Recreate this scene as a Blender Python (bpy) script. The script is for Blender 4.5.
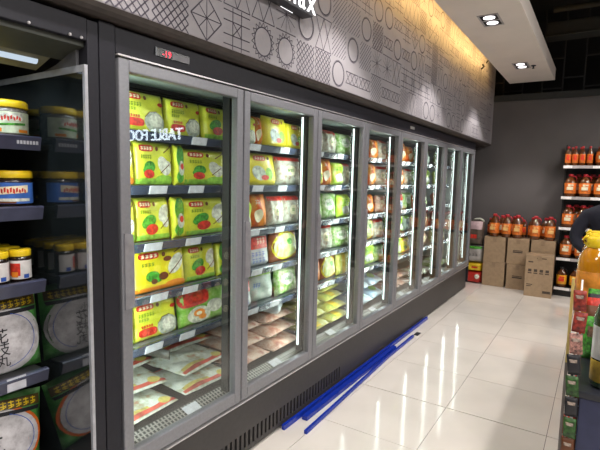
import bpy, bmesh, math, random
from mathutils import Vector, Matrix
random.seed(7)
for o in list(bpy.data.objects): bpy.data.objects.remove(o, do_unlink=True)
SC = bpy.context.scene
COL = SC.collection
PI = math.pi

# ------------------------------------------------------------------ camera
def set_camera():
    yaw, pitch, roll = 0.5714, 0.1024, 0.0233
    f = Vector((-math.sin(yaw)*math.cos(pitch), math.cos(yaw)*math.cos(pitch), -math.sin(pitch)))
    r = Vector((math.cos(yaw), math.sin(yaw), 0)); u = r.cross(f)
    c, s = math.cos(roll), math.sin(roll)
    R = c*r + s*u; U = -s*r + c*u
    cd = bpy.data.cameras.new('camera'); cd.sensor_width = 36; cd.lens = 464.1/600*36
    cd.clip_start = .05; cd.clip_end = 60
    co = bpy.data.objects.new('camera', cd); COL.objects.link(co)
    M = Matrix((( R.x, U.x, -f.x, 1.4926), (R.y, U.y, -f.y, 0), (R.z, U.z, -f.z, 1.5213), (0, 0, 0, 1)))
    co.matrix_world = M
    SC.camera = co
set_camera()

# ------------------------------------------------------------------ world, exposure, general store lighting
w = bpy.data.worlds.new('world'); SC.world = w; w.use_nodes = True
w.node_tree.nodes['Background'].inputs[0].default_value = (.5, .5, .55, 1)
w.node_tree.nodes['Background'].inputs[1].default_value = .05
SC.view_settings.view_transform = 'Standard'; SC.view_settings.look = 'None'
SC.view_settings.gamma = 1; SC.view_settings.use_curve_mapping = False
SC.view_settings.exposure = 0.0

FREEZER_W = 3.3       # each vertical strip of the freezer
SPOT_W = 80           # each soffit downlight
COVE_W = 15
STORE_W = 52          # each luminaire added out of view for ambient light
def area(name, loc, rot, sx, sy, power, color, spread=PI):
    l = bpy.data.lights.new(name, 'AREA'); l.shape = 'RECTANGLE'; l.size = sx; l.size_y = sy
    l.energy = power; l.color = color; l.spread = spread
    o = bpy.data.objects.new(name, l); COL.objects.link(o); o.location = loc; o.rotation_euler = rot
    return o

# ------------------------------------------------------------------ materials
MATS = {}
def mat(name, col, rough=.5, metal=0, noise=.06, nscale=30, spec=.5, bump=0, coat=0, emit=0, alpha=None, trans=0):
    if name in MATS: return MATS[name]
    m = bpy.data.materials.new(name); m.use_nodes = True; nt = m.node_tree; b = nt.nodes['Principled BSDF']
    b.inputs['Roughness'].default_value = rough; b.inputs['Metallic'].default_value = metal
    b.inputs['Specular IOR Level'].default_value = spec; b.inputs['Coat Weight'].default_value = coat
    b.inputs['Coat Roughness'].default_value = .12
    tc = nt.nodes.new('ShaderNodeTexCoord'); nz = nt.nodes.new('ShaderNodeTexNoise')
    nz.inputs['Scale'].default_value = nscale; nz.inputs['Detail'].default_value = 3
    nt.links.new(tc.outputs['Object'], nz.inputs['Vector'])
    rp = nt.nodes.new('ShaderNodeValToRGB')
    c0 = [max(0, c*(1-noise*2)) for c in col]; c1 = [min(1, c*(1+noise*2)) for c in col]
    rp.color_ramp.elements[0].position = .3; rp.color_ramp.elements[1].position = .7
    rp.color_ramp.elements[0].color = (*c0, 1); rp.color_ramp.elements[1].color = (*c1, 1)
    nt.links.new(nz.outputs['Fac'], rp.inputs['Fac']); nt.links.new(rp.outputs['Color'], b.inputs['Base Color'])
    if bump:
        bp = nt.nodes.new('ShaderNodeBump'); bp.inputs['Strength'].default_value = bump; bp.inputs['Distance'].default_value = .01
        nt.links.new(nz.outputs['Fac'], bp.inputs['Height']); nt.links.new(bp.outputs['Normal'], b.inputs['Normal'])
    if emit:
        b.inputs['Emission Color'].default_value = (*col, 1); b.inputs['Emission Strength'].default_value = emit
    if trans: b.inputs['Transmission Weight'].default_value = trans
    MATS[name] = m; return m

def blotch(name, cols, nscale=14, rough=.3, bump=.25):
    """plastic film over mixed food: noise ramp through several colours"""
    if name in MATS: return MATS[name]
    m = bpy.data.materials.new(name); m.use_nodes = True; nt = m.node_tree; b = nt.nodes['Principled BSDF']
    b.inputs['Roughness'].default_value = rough+.15; b.inputs['Coat Weight'].default_value = .12; b.inputs['Specular IOR Level'].default_value = .3
    tc = nt.nodes.new('ShaderNodeTexCoord'); nz = nt.nodes.new('ShaderNodeTexNoise')
    nz.inputs['Scale'].default_value = nscale; nz.inputs['Detail'].default_value = 4; nz.inputs['Roughness'].default_value = .65
    nt.links.new(tc.outputs['Object'], nz.inputs['Vector'])
    rp = nt.nodes.new('ShaderNodeValToRGB'); e = rp.color_ramp.elements
    n = len(cols)
    while len(e) < n: e.new(.5)
    for i, c in enumerate(cols):
        e[i].position = .3 + .4*i/(n-1); e[i].color = (*c, 1)
    nt.links.new(nz.outputs['Fac'], rp.inputs['Fac']); nt.links.new(rp.outputs['Color'], b.inputs['Base Color'])
    bp = nt.nodes.new('ShaderNodeBump'); bp.inputs['Strength'].default_value = bump; bp.inputs['Distance'].default_value = .01
    nt.links.new(nz.outputs['Fac'], bp.inputs['Height']); nt.links.new(bp.outputs['Normal'], b.inputs['Normal'])
    MATS[name] = m; return m

def glass(name, tint, ior=1.5, gloss=(1, 1, 1), rough=.004):
    m = bpy.data.materials.new(name); m.use_nodes = True; nt = m.node_tree; nt.nodes.remove(nt.nodes['Principled BSDF'])
    out = nt.nodes['Material Output']
    t = nt.nodes.new('ShaderNodeBsdfTransparent'); t.inputs[0].default_value = (*tint, 1)
    g = nt.nodes.new('ShaderNodeBsdfGlossy'); g.inputs[0].default_value = (*gloss, 1); g.inputs['Roughness'].default_value = rough
    lw = nt.nodes.new('ShaderNodeLayerWeight'); lw.inputs[0].default_value = .5
    pw = nt.nodes.new('ShaderNodeMath'); pw.operation = 'POWER'; pw.inputs[1].default_value = 5
    fr = nt.nodes.new('ShaderNodeMath'); fr.operation = 'MULTIPLY_ADD'; f0 = ((ior-1)/(ior+1))**2
    fr.inputs[1].default_value = 1-f0; fr.inputs[2].default_value = f0
    nt.links.new(lw.outputs['Facing'], pw.inputs[0]); nt.links.new(pw.outputs[0], fr.inputs[0])
    mx = nt.nodes.new('ShaderNodeMixShader')
    nt.links.new(fr.outputs[0], mx.inputs[0]); nt.links.new(t.outputs[0], mx.inputs[1]); nt.links.new(g.outputs[0], mx.inputs[2])
    nt.links.new(mx.outputs[0], out.inputs[0]); MATS[name] = m; return m

def emission(name, col, s):
    m = bpy.data.materials.new(name); m.use_nodes = True; nt = m.node_tree; nt.nodes.remove(nt.nodes['Principled BSDF'])
    e = nt.nodes.new('ShaderNodeEmission'); e.inputs[0].default_value = (*col, 1); e.inputs[1].default_value = s
    nt.links.new(e.outputs[0], nt.nodes['Material Output'].inputs[0]); MATS[name] = m; return m

M_CHAR = mat('charcoal_panel', (.016, .016, .022), .5, 0, .05, 60, spec=.3)
M_CHAR2 = mat('charcoal_base', (.045, .042, .042), .5, 0, .05, 40)
M_BLACK = mat('black_rubber', (.008, .008, .010), .5)
M_ALU = mat('door_aluminium', (.27, .275, .30), .40, .45, .03, 80)
M_TRIM = mat('bright_trim', (.62, .60, .62), .3, .6, .02)
M_MULL = mat('mullion_dark', (.03, .03, .032), .4)
M_INNER = mat('freezer_inner', (.30, .36, .34), .5, 0, .05, 8)
M_SHELF = mat('shelf_steel', (.20, .22, .24), .4, .3)
M_RAIL = mat('price_rail', (.035, .045, .075), .22, 0, .05, 20, coat=.5)
M_TAG = mat('price_tag', (.55, .56, .62), .5)
M_TAGINK = mat('tag_ink', (.22, .22, .30), .5)
M_GRILLE = mat('grille_grey', (.34, .33, .31), .4, .3)
M_GLASS = glass('door_glass', (.95, .975, .96), 1.65)
M_LED = emission('led_strip_light', (.86, 1, .98), 3.2)
M_TUBE = emission('chiller_tube_light', (.72, .86, 1), .8)
M_WALL = mat('grey_wall_paint', (.095, .087, .088), .75, 0, .07, 1.2, bump=.05)
M_WHITE = mat('soffit_white', (.80, .73, .67), .8, 0, .02, 3)
M_BULK = mat('mural_paper', (.335, .32, .34), .55, 0, .03, 5)
M_INK = mat('mural_ink', (.085, .075, .10), .6)
M_VOID = mat('void_black', (.012, .012, .013), .9)
M_VOID2 = mat('void_frame', (.022, .022, .023), .8)
M_DUCT = mat('duct_grey', (.018, .019, .017), .7)
M_TILE = mat('polished_tile', (.74, .70, .65), .10, 0, .03, 2.5, spec=.5)
M_GROUT = mat('tile_grout', (.16, .14, .13), .9)
M_NAVY = mat('navy_laminate', (.028, .034, .085), .45)
M_CARD = mat('cardboard', (.37, .26, .16), .8, 0, .05, 25)
M_CARDINK = mat('cardboard_ink', (.07, .05, .04), .8)
M_TAPE = mat('parcel_tape', (.30, .205, .125), .35)
M_BLUE = mat('blue_plastic', (.005, .03, .36), .25, 0, .05)
M_RED = mat('print_red', (.58, .035, .02), .4, 0, .22, 60)
M_CREAM = mat('print_cream', (.85, .78, .55), .5)
M_GREEN = mat('print_green', (.06, .30, .03), .4, 0, .35, 70)
M_LGREEN = mat('print_light_green', (.28, .56, .06), .4, 0, .2, 30)
M_WHITEP = mat('print_white', (.66, .68, .58), .4, 0, .2, 60)
M_BROWN = mat('print_brown', (.14, .045, .015), .5)
M_ORANGE = mat('print_orange', (.85, .27, .02), .4)
M_PLATE = mat('print_plate', (.45, .50, .42), .4, 0, .25, 50)
M_YEL = mat('lid_yellow', (.85, .60, .015), .35, 0, .05)
M_BLUEP = mat('print_blue', (.03, .11, .50), .4)
M_LIME = mat('lime_film', (.70, .74, .055), .28, 0, .13, 9, bump=.12, coat=.3)
M_LEMON = mat('lemon_film', (.82, .70, .025), .28, 0, .12, 9, bump=.12, coat=.3)
M_INKB = mat('print_black', (.015, .015, .02), .5)

# ------------------------------------------------------------------ mesh helpers
class MB:
    def __init__(s): s.v = []; s.f = []; s.sm = []
    def add(s, vs, fs, smooth=False):
        n = len(s.v); s.v += [tuple(v) for v in vs]
        for f in fs: s.f.append([i+n for i in f]); s.sm.append(smooth)
        return s
    def box(s, x0, x1, y0, y1, z0, z1):
        vs = [(x, y, z) for x in (x0, x1) for y in (y0, y1) for z in (z0, z1)]
        return s.add(vs, [(0,1,3,2), (4,6,7,5), (0,4,5,1), (2,3,7,6), (0,2,6,4), (1,5,7,3)])
    def prism(s, prof, a0, a1, axis='y'):
        """profile of 2-D points extruded along an axis: 'y' -> (x,z), 'x' -> (y,z), 'z' -> (x,y)"""
        def P(p, a): return {'y': (p[0], a, p[1]), 'x': (a, p[0], p[1]), 'z': (p[0], p[1], a)}[axis]
        n = len(prof); vs = [P(p, a0) for p in prof] + [P(p, a1) for p in prof]
        return s.add(vs, [list(range(n))[::-1], list(range(n, 2*n))] + [[i, (i+1) % n, n+(i+1) % n, n+i] for i in range(n)])
    def lathe(s, prof, n=20, cx=0, cy=0, sq=0, sx=1, sy=1):
        """profile of (r,z); sq>0 pushes the section towards a rounded square"""
        vs = []
        for r, z in prof:
            for k in range(n):
                a = 2*PI*(k+.5)/n; c, q = math.cos(a), math.sin(a)
                g = 1/max(abs(c), abs(q)); g = 1 + sq*(g-1)
                vs.append((cx+r*c*g*sx, cy+r*q*g*sy, z))
        m = len(prof)
        fs = [(i*n+k, i*n+(k+1) % n, (i+1)*n+(k+1) % n, (i+1)*n+k) for i in range(m-1) for k in range(n)]
        s.add(vs, fs, True); b = len(s.v)-m*n
        s.f.append([b+k for k in range(n)][::-1]); s.sm.append(False)
        s.f.append([b+(m-1)*n+k for k in range(n)]); s.sm.append(False)
        return s
    def tube(s, pts, r, n=8):
        pts = [Vector(p) for p in pts]; vs = []; m = len(pts)
        for i, p in enumerate(pts):
            d = (pts[min(i+1, m-1)]-pts[max(i-1, 0)]).normalized()
            a = d.cross(Vector((0, 0, 1)));
            if a.length < .01: a = d.cross(Vector((1, 0, 0)))
            a.normalize(); b = d.cross(a)
            rr = r[i] if isinstance(r, (list, tuple)) else r
            for k in range(n):
                t = 2*PI*k/n; vs.append(p + a*math.cos(t)*rr + b*math.sin(t)*rr)
        fs = [(i*n+k, i*n+(k+1) % n, (i+1)*n+(k+1) % n, (i+1)*n+k) for i in range(m-1) for k in range(n)]
        fs += [list(range(n))[::-1], [(m-1)*n+k for k in range(n)]]
        return s.add(vs, fs, True)
    def mesh(s, name, m):
        me = bpy.data.meshes.new(name); me.from_pydata(s.v, [], s.f); me.update()
        bm = bmesh.new(); bm.from_mesh(me); bmesh.ops.recalc_face_normals(bm, faces=bm.faces); bm.to_mesh(me); bm.free()
        me.polygons.foreach_set('use_smooth', s.sm)
        for x in (m if isinstance(m, (list, tuple)) else [m]): me.materials.append(x)
        return me
    def obj(s, name, m, parent=None, loc=(0, 0, 0), bevel=0):
        o = bpy.data.objects.new(name, s.mesh(name, m)); COL.objects.link(o); o.location = loc
        if parent: o.parent = parent
        if bevel:
            b = o.modifiers.new('bevel', 'BEVEL'); b.width = bevel; b.segments = 2; b.limit_method = 'ANGLE'
        return o

def link(name, me, parent=None, loc=(0, 0, 0), rot=(0, 0, 0), scale=(1, 1, 1)):
    o = bpy.data.objects.new(name, me); COL.objects.link(o); o.location = loc; o.rotation_euler = rot; o.scale = scale
    if parent: o.parent = parent
    return o
def tag(o, label, cat, group=None):
    o['label'] = label; o['category'] = cat
    if group: o['group'] = group
    return o
def thing(name, label, cat, loc=(0, 0, 0), group=None):
    o = bpy.data.objects.new(name, None); COL.objects.link(o); o.location = loc; o.empty_display_size = .1
    return tag(o, label, cat, group)
def struct(o): o['kind'] = 'structure'; return o
def text_data(body, size=1.0, extrude=0, spacing=1.0, bold=0):
    """2-D triangulated lettering -> (verts, faces), centred on its box"""
    cu = bpy.data.curves.new('lettering', 'FONT'); cu.body = body; cu.size = size; cu.extrude = extrude
    cu.space_character = spacing; cu.offset = bold; cu.resolution_u = 3
    o = bpy.data.objects.new('lettering', cu); COL.objects.link(o)
    dg = bpy.context.evaluated_depsgraph_get(); me = bpy.data.meshes.new_from_object(o.evaluated_get(dg))
    v = [tuple(p.co) for p in me.vertices]; f = [list(p.vertices) for p in me.polygons]
    bpy.data.objects.remove(o); bpy.data.meshes.remove(me)
    if not v: return [], []
    xs = [p[0] for p in v]; ys = [p[1] for p in v]; cx = (min(xs)+max(xs))/2; cy = (min(ys)+max(ys))/2
    return [(p[0]-cx, p[1]-cy, p[2]) for p in v], f
ORD = ['first', 'second', 'third', 'fourth', 'fifth', 'sixth', 'seventh', 'eighth', 'ninth', 'tenth', 'eleventh', 'twelfth',
       'thirteenth', 'fourteenth', 'fifteenth', 'sixteenth', 'seventeenth', 'eighteenth', 'nineteenth', 'twentieth']

# ------------------------------------------------------------------ the room
YB = 7.5
fl = MB().box(-1.3, 6.2, -4, 9.0, -.10, -.004).obj('floor', M_GROUT); struct(fl)
TS = .602
tile_me = MB().box(-.2993, .2993, -.2993, .2993, -.006, 0).mesh('floor_tile', M_TILE)
for i in range(-2, 10):
    for j in range(-7, 9):
        cx = .126 + TS*(i+.5); cy = 3.063 + TS*(j+.5) - (.004 if j < 0 else 0)
        if cx < -1 or cx > 6 or cy > 7.45: continue
        link('floor_tile', tile_me, fl, (cx, cy, 0))
struct(MB().box(-1.3, -1.2, -4, 9.0, 0, 4.0).obj('wall_left', M_WALL))
struct(MB().box(-1.2, 6.2, YB, YB+.12, 0, 2.76).obj('wall_back', M_WALL))
struct(MB().box(6.1, 6.2, -4, YB, 0, 4.0).obj('wall_right', M_WALL))
struct(MB().box(-1.2, 6.1, -4, -3.9, 0, 4.0).obj('wall_front', M_WALL))
struct(MB().box(-1.2, 6.2, 8.3, 8.4, 2.0, 4.0).obj('wall_far', M_VOID))
struct(MB().box(-1.3, 6.2, -4, 8.4, 4.0, 4.1).obj('ceiling', M_VOID))
struct(MB().box(-1.2, 6.1, YB-.02, YB, 2.70, 2.79).obj('trim_1', M_DUCT))
# dark open lattice above the back wall
lat = thing('ceiling_lattice', 'dark open metal lattice above the grey back wall', 'lattice', (0, 0, 0))
for k in range(24):
    x = -.9 + k*.26
    MB().box(x, x+.018, 7.66, 7.70, 2.76, 3.98).obj('upright', M_VOID2, lat)
    for z in ((3.0, 3.55) if k % 2 else (2.86, 3.28, 3.75)):
        MB().box(x+.018, x+.26, 7.665, 7.695, z, z+.02).obj('crossbar', M_VOID2, lat)
d = MB().box(.75, 6.0, 6.95, 7.2, 3.42, 3.58).box(.75, 6.0, 6.93, 7.22, 3.40, 3.42).obj('air_duct', M_DUCT, bevel=.01)
tag(d, 'long grey air duct under the black ceiling', 'duct')
d = MB().tube([(.85, 6.6, 3.62), (6.0, 6.6, 3.62)], .035, 10).obj('ceiling_pipe', M_DUCT); tag(d, 'thin grey pipe running in front of the air duct', 'pipe')

# bulkhead above the freezers with its printed mural
BX, BZ0, BZ1 = .06, 2.082, 3.95
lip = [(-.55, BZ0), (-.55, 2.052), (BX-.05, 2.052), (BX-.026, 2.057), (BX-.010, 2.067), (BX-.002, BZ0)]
struct(MB().prism(lip, -3.9, YB, 'y').obj('bulkhead_shade_lip', mat('lip_shade_brown', (.055, .045, .04), .6)))  # shade under the bulkhead, put in as a dark brown strip
prof = [(-.55, BZ0), (BX-.002, BZ0), (BX, BZ0+.004), (BX, BZ1), (-.55, BZ1)]
bulk = struct(MB().prism(prof, -3.9, YB, 'y').obj('wall_bulkhead', M_BULK))
def mural():
    mb = MB(); X = BX+.0012
    def line(y0, z0, y1, z1, t=.005):
        d = Vector((y1-y0, z1-z0));
        if d.length < 1e-5: return
        d.normalize(); n = Vector((-d.y, d.x))*t/2
        mb.add([(X, y0+n.x, z0+n.y), (X, y1+n.x, z1+n.y), (X, y1-n.x, z1-n.y), (X, y0-n.x, z0-n.y)], [(0, 1, 2, 3)])
    def ring(y, z, r, t=.006, n=28):
        vs = []
        for k in range(n):
            a = 2*PI*k/n
            for q in (r-t/2, r+t/2): vs.append((X, y+q*math.cos(a), z+q*math.sin(a)))
        mb.add(vs, [(2*k, 2*k+1, (2*k+3) % (2*n), (2*k+2) % (2*n)) for k in range(n)])
    def clipline(y, z, h, c, sgn, t=.0055):
        # line z = sgn*y + c inside the square |y|,|z|<h
        pts = []
        for yy in (-h, h):
            zz = sgn*yy+c
            if abs(zz) <= h+1e-9: pts.append((yy, zz))
        for zz in (-h, h):
            yy = (zz-c)*sgn
            if abs(yy) < h-1e-9: pts.append((yy, zz))
        if len(pts) >= 2: line(y+pts[0][0], z+pts[0][1], y+pts[1][0], z+pts[1][1], t)
    def lattice(y, z, h, step=.036):
        n = int(2*h/step)+1
        for k in range(-n, n+1):
            clipline(y, z, h, k*step, 1); clipline(y, z, h, k*step, -1)
    def hatch(y, z, h, sgn=1, step=.030):
        n = int(2*h/step)+1
        for k in range(-n, n+1): clipline(y, z, h, k*step, sgn, .0045)
    def circ(y, z, h):
        ring(y, z, h*.80, .008); ring(y, z, h*.88, .003)
    def wheel(y, z, h):
        ring(y, z, h*.74, .007)
        for k in range(18):
            a = 2*PI*k/18; b = 2*PI*(k+.5)/18; c = 2*PI*(k+1)/18
            for q0, q1 in ((a, b), (b, c)):
                r0 = h*.78 if q0 == a else h*1.0; r1 = h*1.0 if q1 == b else h*.78
                line(y+r0*math.cos(q0), z+r0*math.sin(q0), y+r1*math.cos(q1), z+r1*math.sin(q1), .004)
    def diamond(y, z, h):
        p = [(y-h, z), (y, z+h), (y+h, z), (y, z-h)]
        for k in range(4): line(*p[k], *p[(k+1) % 4], .006)
        line(y-h, z, y+h, z, .004); line(y, z-h, y, z+h, .004); line(y-h/2, z+h/2, y+h/2, z-h/2, .004); line(y-h/2, z-h/2, y+h/2, z+h/2, .004)
    def cross(y, z, h):
        for q in (-.33, .33): line(y-h, z+q*h, y+h, z+q*h); line(y+q*h, z-h, y+q*h, z+h)
        line(y-h*.33, z-h*.33, y+h*.33, z+h*.33); line(y-h*.33, z+h*.33, y+h*.33, z-h*.33)
        line(y-h, z-h*.8, y+h, z-h*.8); line(y-h, z+h*.8, y+h, z+h*.8)
    def xrow(y, z, h):
        line(y-h, z+h*.4, y+h, z+h*.4); line(y-h, z-h*.4, y+h, z-h*.4)
        for k in range(3):
            a = y-h+k*2*h/3; b = a+2*h/3
            line(a, z-h*.4, b, z+h*.4); line(a, z+h*.4, b, z-h*.4)
    def tri(y, z, h):
        line(y-h, z-h, y+h, z-h); line(y-h, z-h, y, z+h); line(y+h, z-h, y, z+h); line(y-h, z+h, y+h, z+h); line(y-h, z+h, y, z-h); line(y+h, z+h, y, z-h)
    def star(y, z, h):
        for k in range(6):
            a = PI*k/6; line(y-h*math.cos(a), z-h*math.sin(a), y+h*math.cos(a), z+h*math.sin(a), .003)
        line(y-h, z-h, y+h, z-h); line(y-h, z+h, y+h, z+h)
    fixed = {(0, 0): wheel, (1, 0): wheel, (2, 1): circ, (3, 2): circ, (4, 0): circ, (5, 1): circ, (6, 2): circ, (7, 3): circ, (8, 3): circ,
             (9, 2): circ, (11, 2): circ, (13, 0): circ, (14, 0): circ, (18, 0): circ, (-1, 0): cross, (-2, 0): diamond, (-3, 0): lattice,
             (-4, 0): lattice, (2, 0): lattice, (3, 0): lattice, (3, 1): tri, (4, 1): hatch, (4, 2): hatch, (5, 0): xrow, (6, 0): xrow, (5, 2): hatch,
             (-3, 1): lattice, (-2, 1): star, (-1, 1): tri, (0, 1): tri, (1, 1): star, (6, 1): hatch, (7, 0): hatch, (8, 0): xrow, (7, 1): star, (20, 0): circ, (15, 1): circ}
    rnd = random.Random(5)
    for c in range(-14, 29):
        for r in range(0, 6):
            y = 1.857+.193*c; z = 2.172+.185*r; h = .09
            if y > YB-.1: continue
            m = fixed.get((c, r)) or rnd.choice([lattice, hatch, tri, star, cross, xrow, circ, diamond, tri, cross])
            m(y, z, h)
    o = mb.obj('mural_lines', M_INK, bulk); o['kind'] = 'stuff'; o['label'] = 'dark line pattern of circles, lattices and stars'
mural()

# white soffit with recessed twin downlights
SZ = 2.93
sof = struct(MB().box(.28, .855, -3.9, 7.38, SZ, SZ+.16).obj('ceiling_soffit', M_WHITE, bevel=.004))
M_FRAME = mat('downlight_frame', (.45, .42, .42), .4, .2)
M_LAMP = emission('downlight_lamp', (1, .93, .95), 3)
for k, y in enumerate((-1.2, .68, 2.56, 4.44, 6.30)):
    t = thing('recessed_downlight', '%s twin recessed downlight in white soffit' %
              ['second nearest hidden', 'overhead', 'third farthest', 'second farthest', 'farthest'][k], 'downlight', (.575, y, SZ), 'twin downlights along the soffit')
    fm = MB()
    for (a, b, c, d_) in ((-.085, .085, -.16, -.145), (-.085, .085, .145, .16), (-.085, -.07, -.145, .145), (.07, .085, -.145, .145), (-.07, .07, -.008, .008)):
        fm.box(a, b, c, d_, -.006, 0)
    fm.obj('frame', M_FRAME, t)
    MB().box(-.07, .07, -.145, .145, -.002, -.0005).obj('recess', M_VOID2, t)
    for s in (-1, 1):
        MB().lathe([(.048, -.0025), (.048, -.005), (.030, -.007)], 18, 0, s*.075).obj('lamp', M_LAMP, t)
    l = bpy.data.lights.new('downlight_beam', 'SPOT'); l.energy = SPOT_W; l.spot_size = math.radians(98); l.spot_blend = .35
    l.color = (1, .93, .88); l.shadow_soft_size = .05
    lo = bpy.data.objects.new('downlight_beam', l); COL.objects.link(lo); lo.location = (0, 0, -.03); lo.parent = t
sp = MB().lathe([(.030, 0), (.030, -.006), (.010, -.008), (.008, -.030), (.018, -.034), (.004, -.040)], 12).obj('sprinkler', M_INKB, None, (.70, 6.36, SZ))
tag(sp, 'small sprinkler head on soffit beside farthest downlight', 'sprinkler')
# warm cove strip lying on the soffit, hidden from below
cv = MB().box(.30, .33, .3, 7.3, SZ+.162, SZ+.175).obj('cove_light_strip', emission('cove_led', (1, .62, .25), 1)); tag(cv, 'warm light strip along top edge of soffit', 'light strip')
for y in (1.4, 3.6, 5.8):
    area('cove_glow', (.31, y, SZ+.20), (0, math.radians(62), 0), .05, 2.1, COVE_W, (1, .60, .20))
# two black clips high on the bulkhead
for (y, z, L) in ((6.83, 3.17, .10), (6.55, 3.02, .07)):
    c = MB().tube([(BX+.004, y-.03, z-L/2), (BX+.03, y, z), (BX+.004, y+.03, z+L/2)], .010, 6).obj('wall_clip', M_BLACK)
    tag(c, '%s black clip high on patterned bulkhead near back wall' % ('long' if L > .08 else 'short'), 'clip')

# lit sign box on the bulkhead
sg = thing('illuminated_sign', 'dark box sign with glowing white letters on patterned bulkhead', 'sign', (BX, 1.95, 2.375))
MB().box(.002, .07, -.62, .25, 0, .26).obj('box', mat('sign_box', (.03, .03, .035), .4), sg, bevel=.003)
M_LET = emission('sign_letters', (1, .98, 1), 1.7)
tv, tf = text_data('max', .175, .002, 1.12)
mx = max(v[0] for v in tv)
MB().add([(.078+v[2], v[0]-mx+.262, .050+v[1]) for v in tv], tf).obj('lettering', M_LET, sg)
MB().box(.012, .0145, .03, .14, -.002, 0).obj('edge_light', M_LET, sg)

# ------------------------------------------------------------------ the eight-door freezer
Y0, W, ND = 1.084, .71, 8
YE = Y0+W*ND
ZB, ZT = .350, 1.9385
fz = thing('display_freezer', 'long charcoal upright freezer with eight glass doors', 'freezer', (0, 0, 0))
MB().box(-.80, -.035, Y0-.005, YE+.02, 1.950, 2.045).obj('header', M_CHAR, fz, bevel=.004)
MB().box(-.036, -.006, Y0-.004, YE+.018, 1.950, 2.043).obj('header_fascia', M_CHAR, fz, bevel=.004)
MB().box(-.03, .002, Y0, YE+.01, 1.9440, 1.9500).obj('top_trim', M_TRIM, fz)
MB().box(-.03, .003, Y0, YE+.01, .3330, .3400).obj('bottom_trim', M_TRIM, fz)
MB().box(-.80, -.76, Y0, YE, .34, 1.95).obj('back_panel', M_INNER, fz)
MB().box(-.76, -.03, Y0-.004, Y0+.02, .34, 1.95).obj('side_panel', M_CHAR, fz)
MB().box(-.80, -.002, YE, YE+.02, .10, 1.95).obj('side_panel', M_CHAR, fz)
MB().box(-.76, -.14, YE-.005, YE, .40, 1.92).obj('side_liner', mat('liner_pale', (.55, .62, .60), .5), fz)
MB().box(-.76, -.10, Y0+.02, YE-.006, 1.92, 1.95).obj('inner_ceiling', M_INNER, fz)
for k in range(4):                                     # fine air slots under the inner ceiling
    MB().box(-.30-.05*k, -.285-.05*k, Y0+.02, YE, 1.905, 1.92).obj('air_fin', M_MULL, fz)
# kick panel with a slotted vent
kp = MB().box(-.06, -.030, Y0, YE+.02, .135, .333).box(-.06, -.030, Y0, 1.46, .02, .135).box(-.06, -.030, 2.96, YE+.02, .02, .135).box(-.06, -.03, 1.46, 2.96, .02, .045)
y = 1.46
while y < 2.96: kp.box(-.06, -.030, y, y+.020, .045, .135); y += .0375
kp.obj('kick_panel', M_CHAR2, fz)
MB().box(-.78, -.08, Y0, YE, .03, .34).obj('base', M_BLACK, fz)
for yy in (Y0+.1, 3.9, YE-.08): MB().lathe([(.025, 0), (.02, .03)], 12, -.10, yy).obj('foot', M_BLACK, fz)
# temperature controller in the header
MB().box(-.006, -.002, 1.262, 1.435, 1.982, 2.014).obj('controller', mat('controller_black', (.01, .015, .018), .2), fz)
MB().box(-.003, .000, 1.340, 1.432, 1.984, 2.008).obj('controller_label', mat('controller_grey', (.22, .22, .24), .5), fz)
tv, tf = text_data('-19', .036)
MB().add([(-.0012, 1.312+v[0], 1.997+v[1]) for v in tv], tf).obj('digits', emission('led_digits', (1, .05, .08), 3), fz)
MB().box(-.003, -.001, 1.256, 1.262, 1.982, 2.014).obj('controller_edge', M_SHELF, fz)
# ceiling-side small label on fascia
MB().box(-.006, -.003, 4.15, 4.26, 1.985, 2.010).obj('maker_plate', mat('plate_grey', (.3, .3, .3), .4), fz)

# doors
fr = MB(); fw = .046; hw = W/2-.004
prof_o = (-.040, 0.0)
fr.box(-.040, 0, -hw, -hw+fw, ZB, ZT).box(-.040, 0, hw-fw, hw, ZB, ZT).box(-.040, 0, -hw+fw, hw-fw, ZT-fw, ZT).box(-.040, 0, -hw+fw, hw-fw, ZB, ZB+fw*1.35)
door_me = fr.mesh('door', M_ALU)
glass_me = MB().box(-.021, -.014, -hw+fw-.004, hw-fw+.004, ZB+fw, ZT-fw+.004).mesh('glass', M_GLASS)
hp = []
for i in range(9):
    t = i/8; hp.append((1.005+.285*t, -hw+fw+.007*math.sin(PI*min(1, max(0, .08+t*.95)))**.35))
hm = MB(); n = len(hp)
pr = [(-hw+.010, 1.0)]+[(b, a) for a, b in hp]+[(-hw+.010, 1.295)]
hm.prism(pr, 0, .006, 'x')
handle_me = hm.mesh('handle', mat('handle_grey', (.33, .33, .36), .38, .45))
gk = MB()
for (a, b, c, d_) in ((-hw+.004, -hw+.020, ZB+.01, ZT-.01), (hw-.020, hw-.004, ZB+.01, ZT-.01), (-hw+.02, hw-.02, ZT-.028, ZT-.012), (-hw+.02, hw-.02, ZB+.012, ZB+.028)):
    gk.box(-.052, -.040, a, b, c, d_)
gasket_me = gk.mesh('gasket', M_BLACK)
for k in range(ND):
    yc = Y0+W*(k+.5)
    dr = link('door', door_me, fz, (0, yc, 0)); dr['label'] = '%s glass door from the near end' % ORD[k]
    b = dr.modifiers.new('bevel', 'BEVEL'); b.width = .005; b.segments = 2; b.limit_method = 'ANGLE'
    link('glass', glass_me, dr); link('handle', handle_me, dr); link('gasket', gasket_me, dr)
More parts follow.
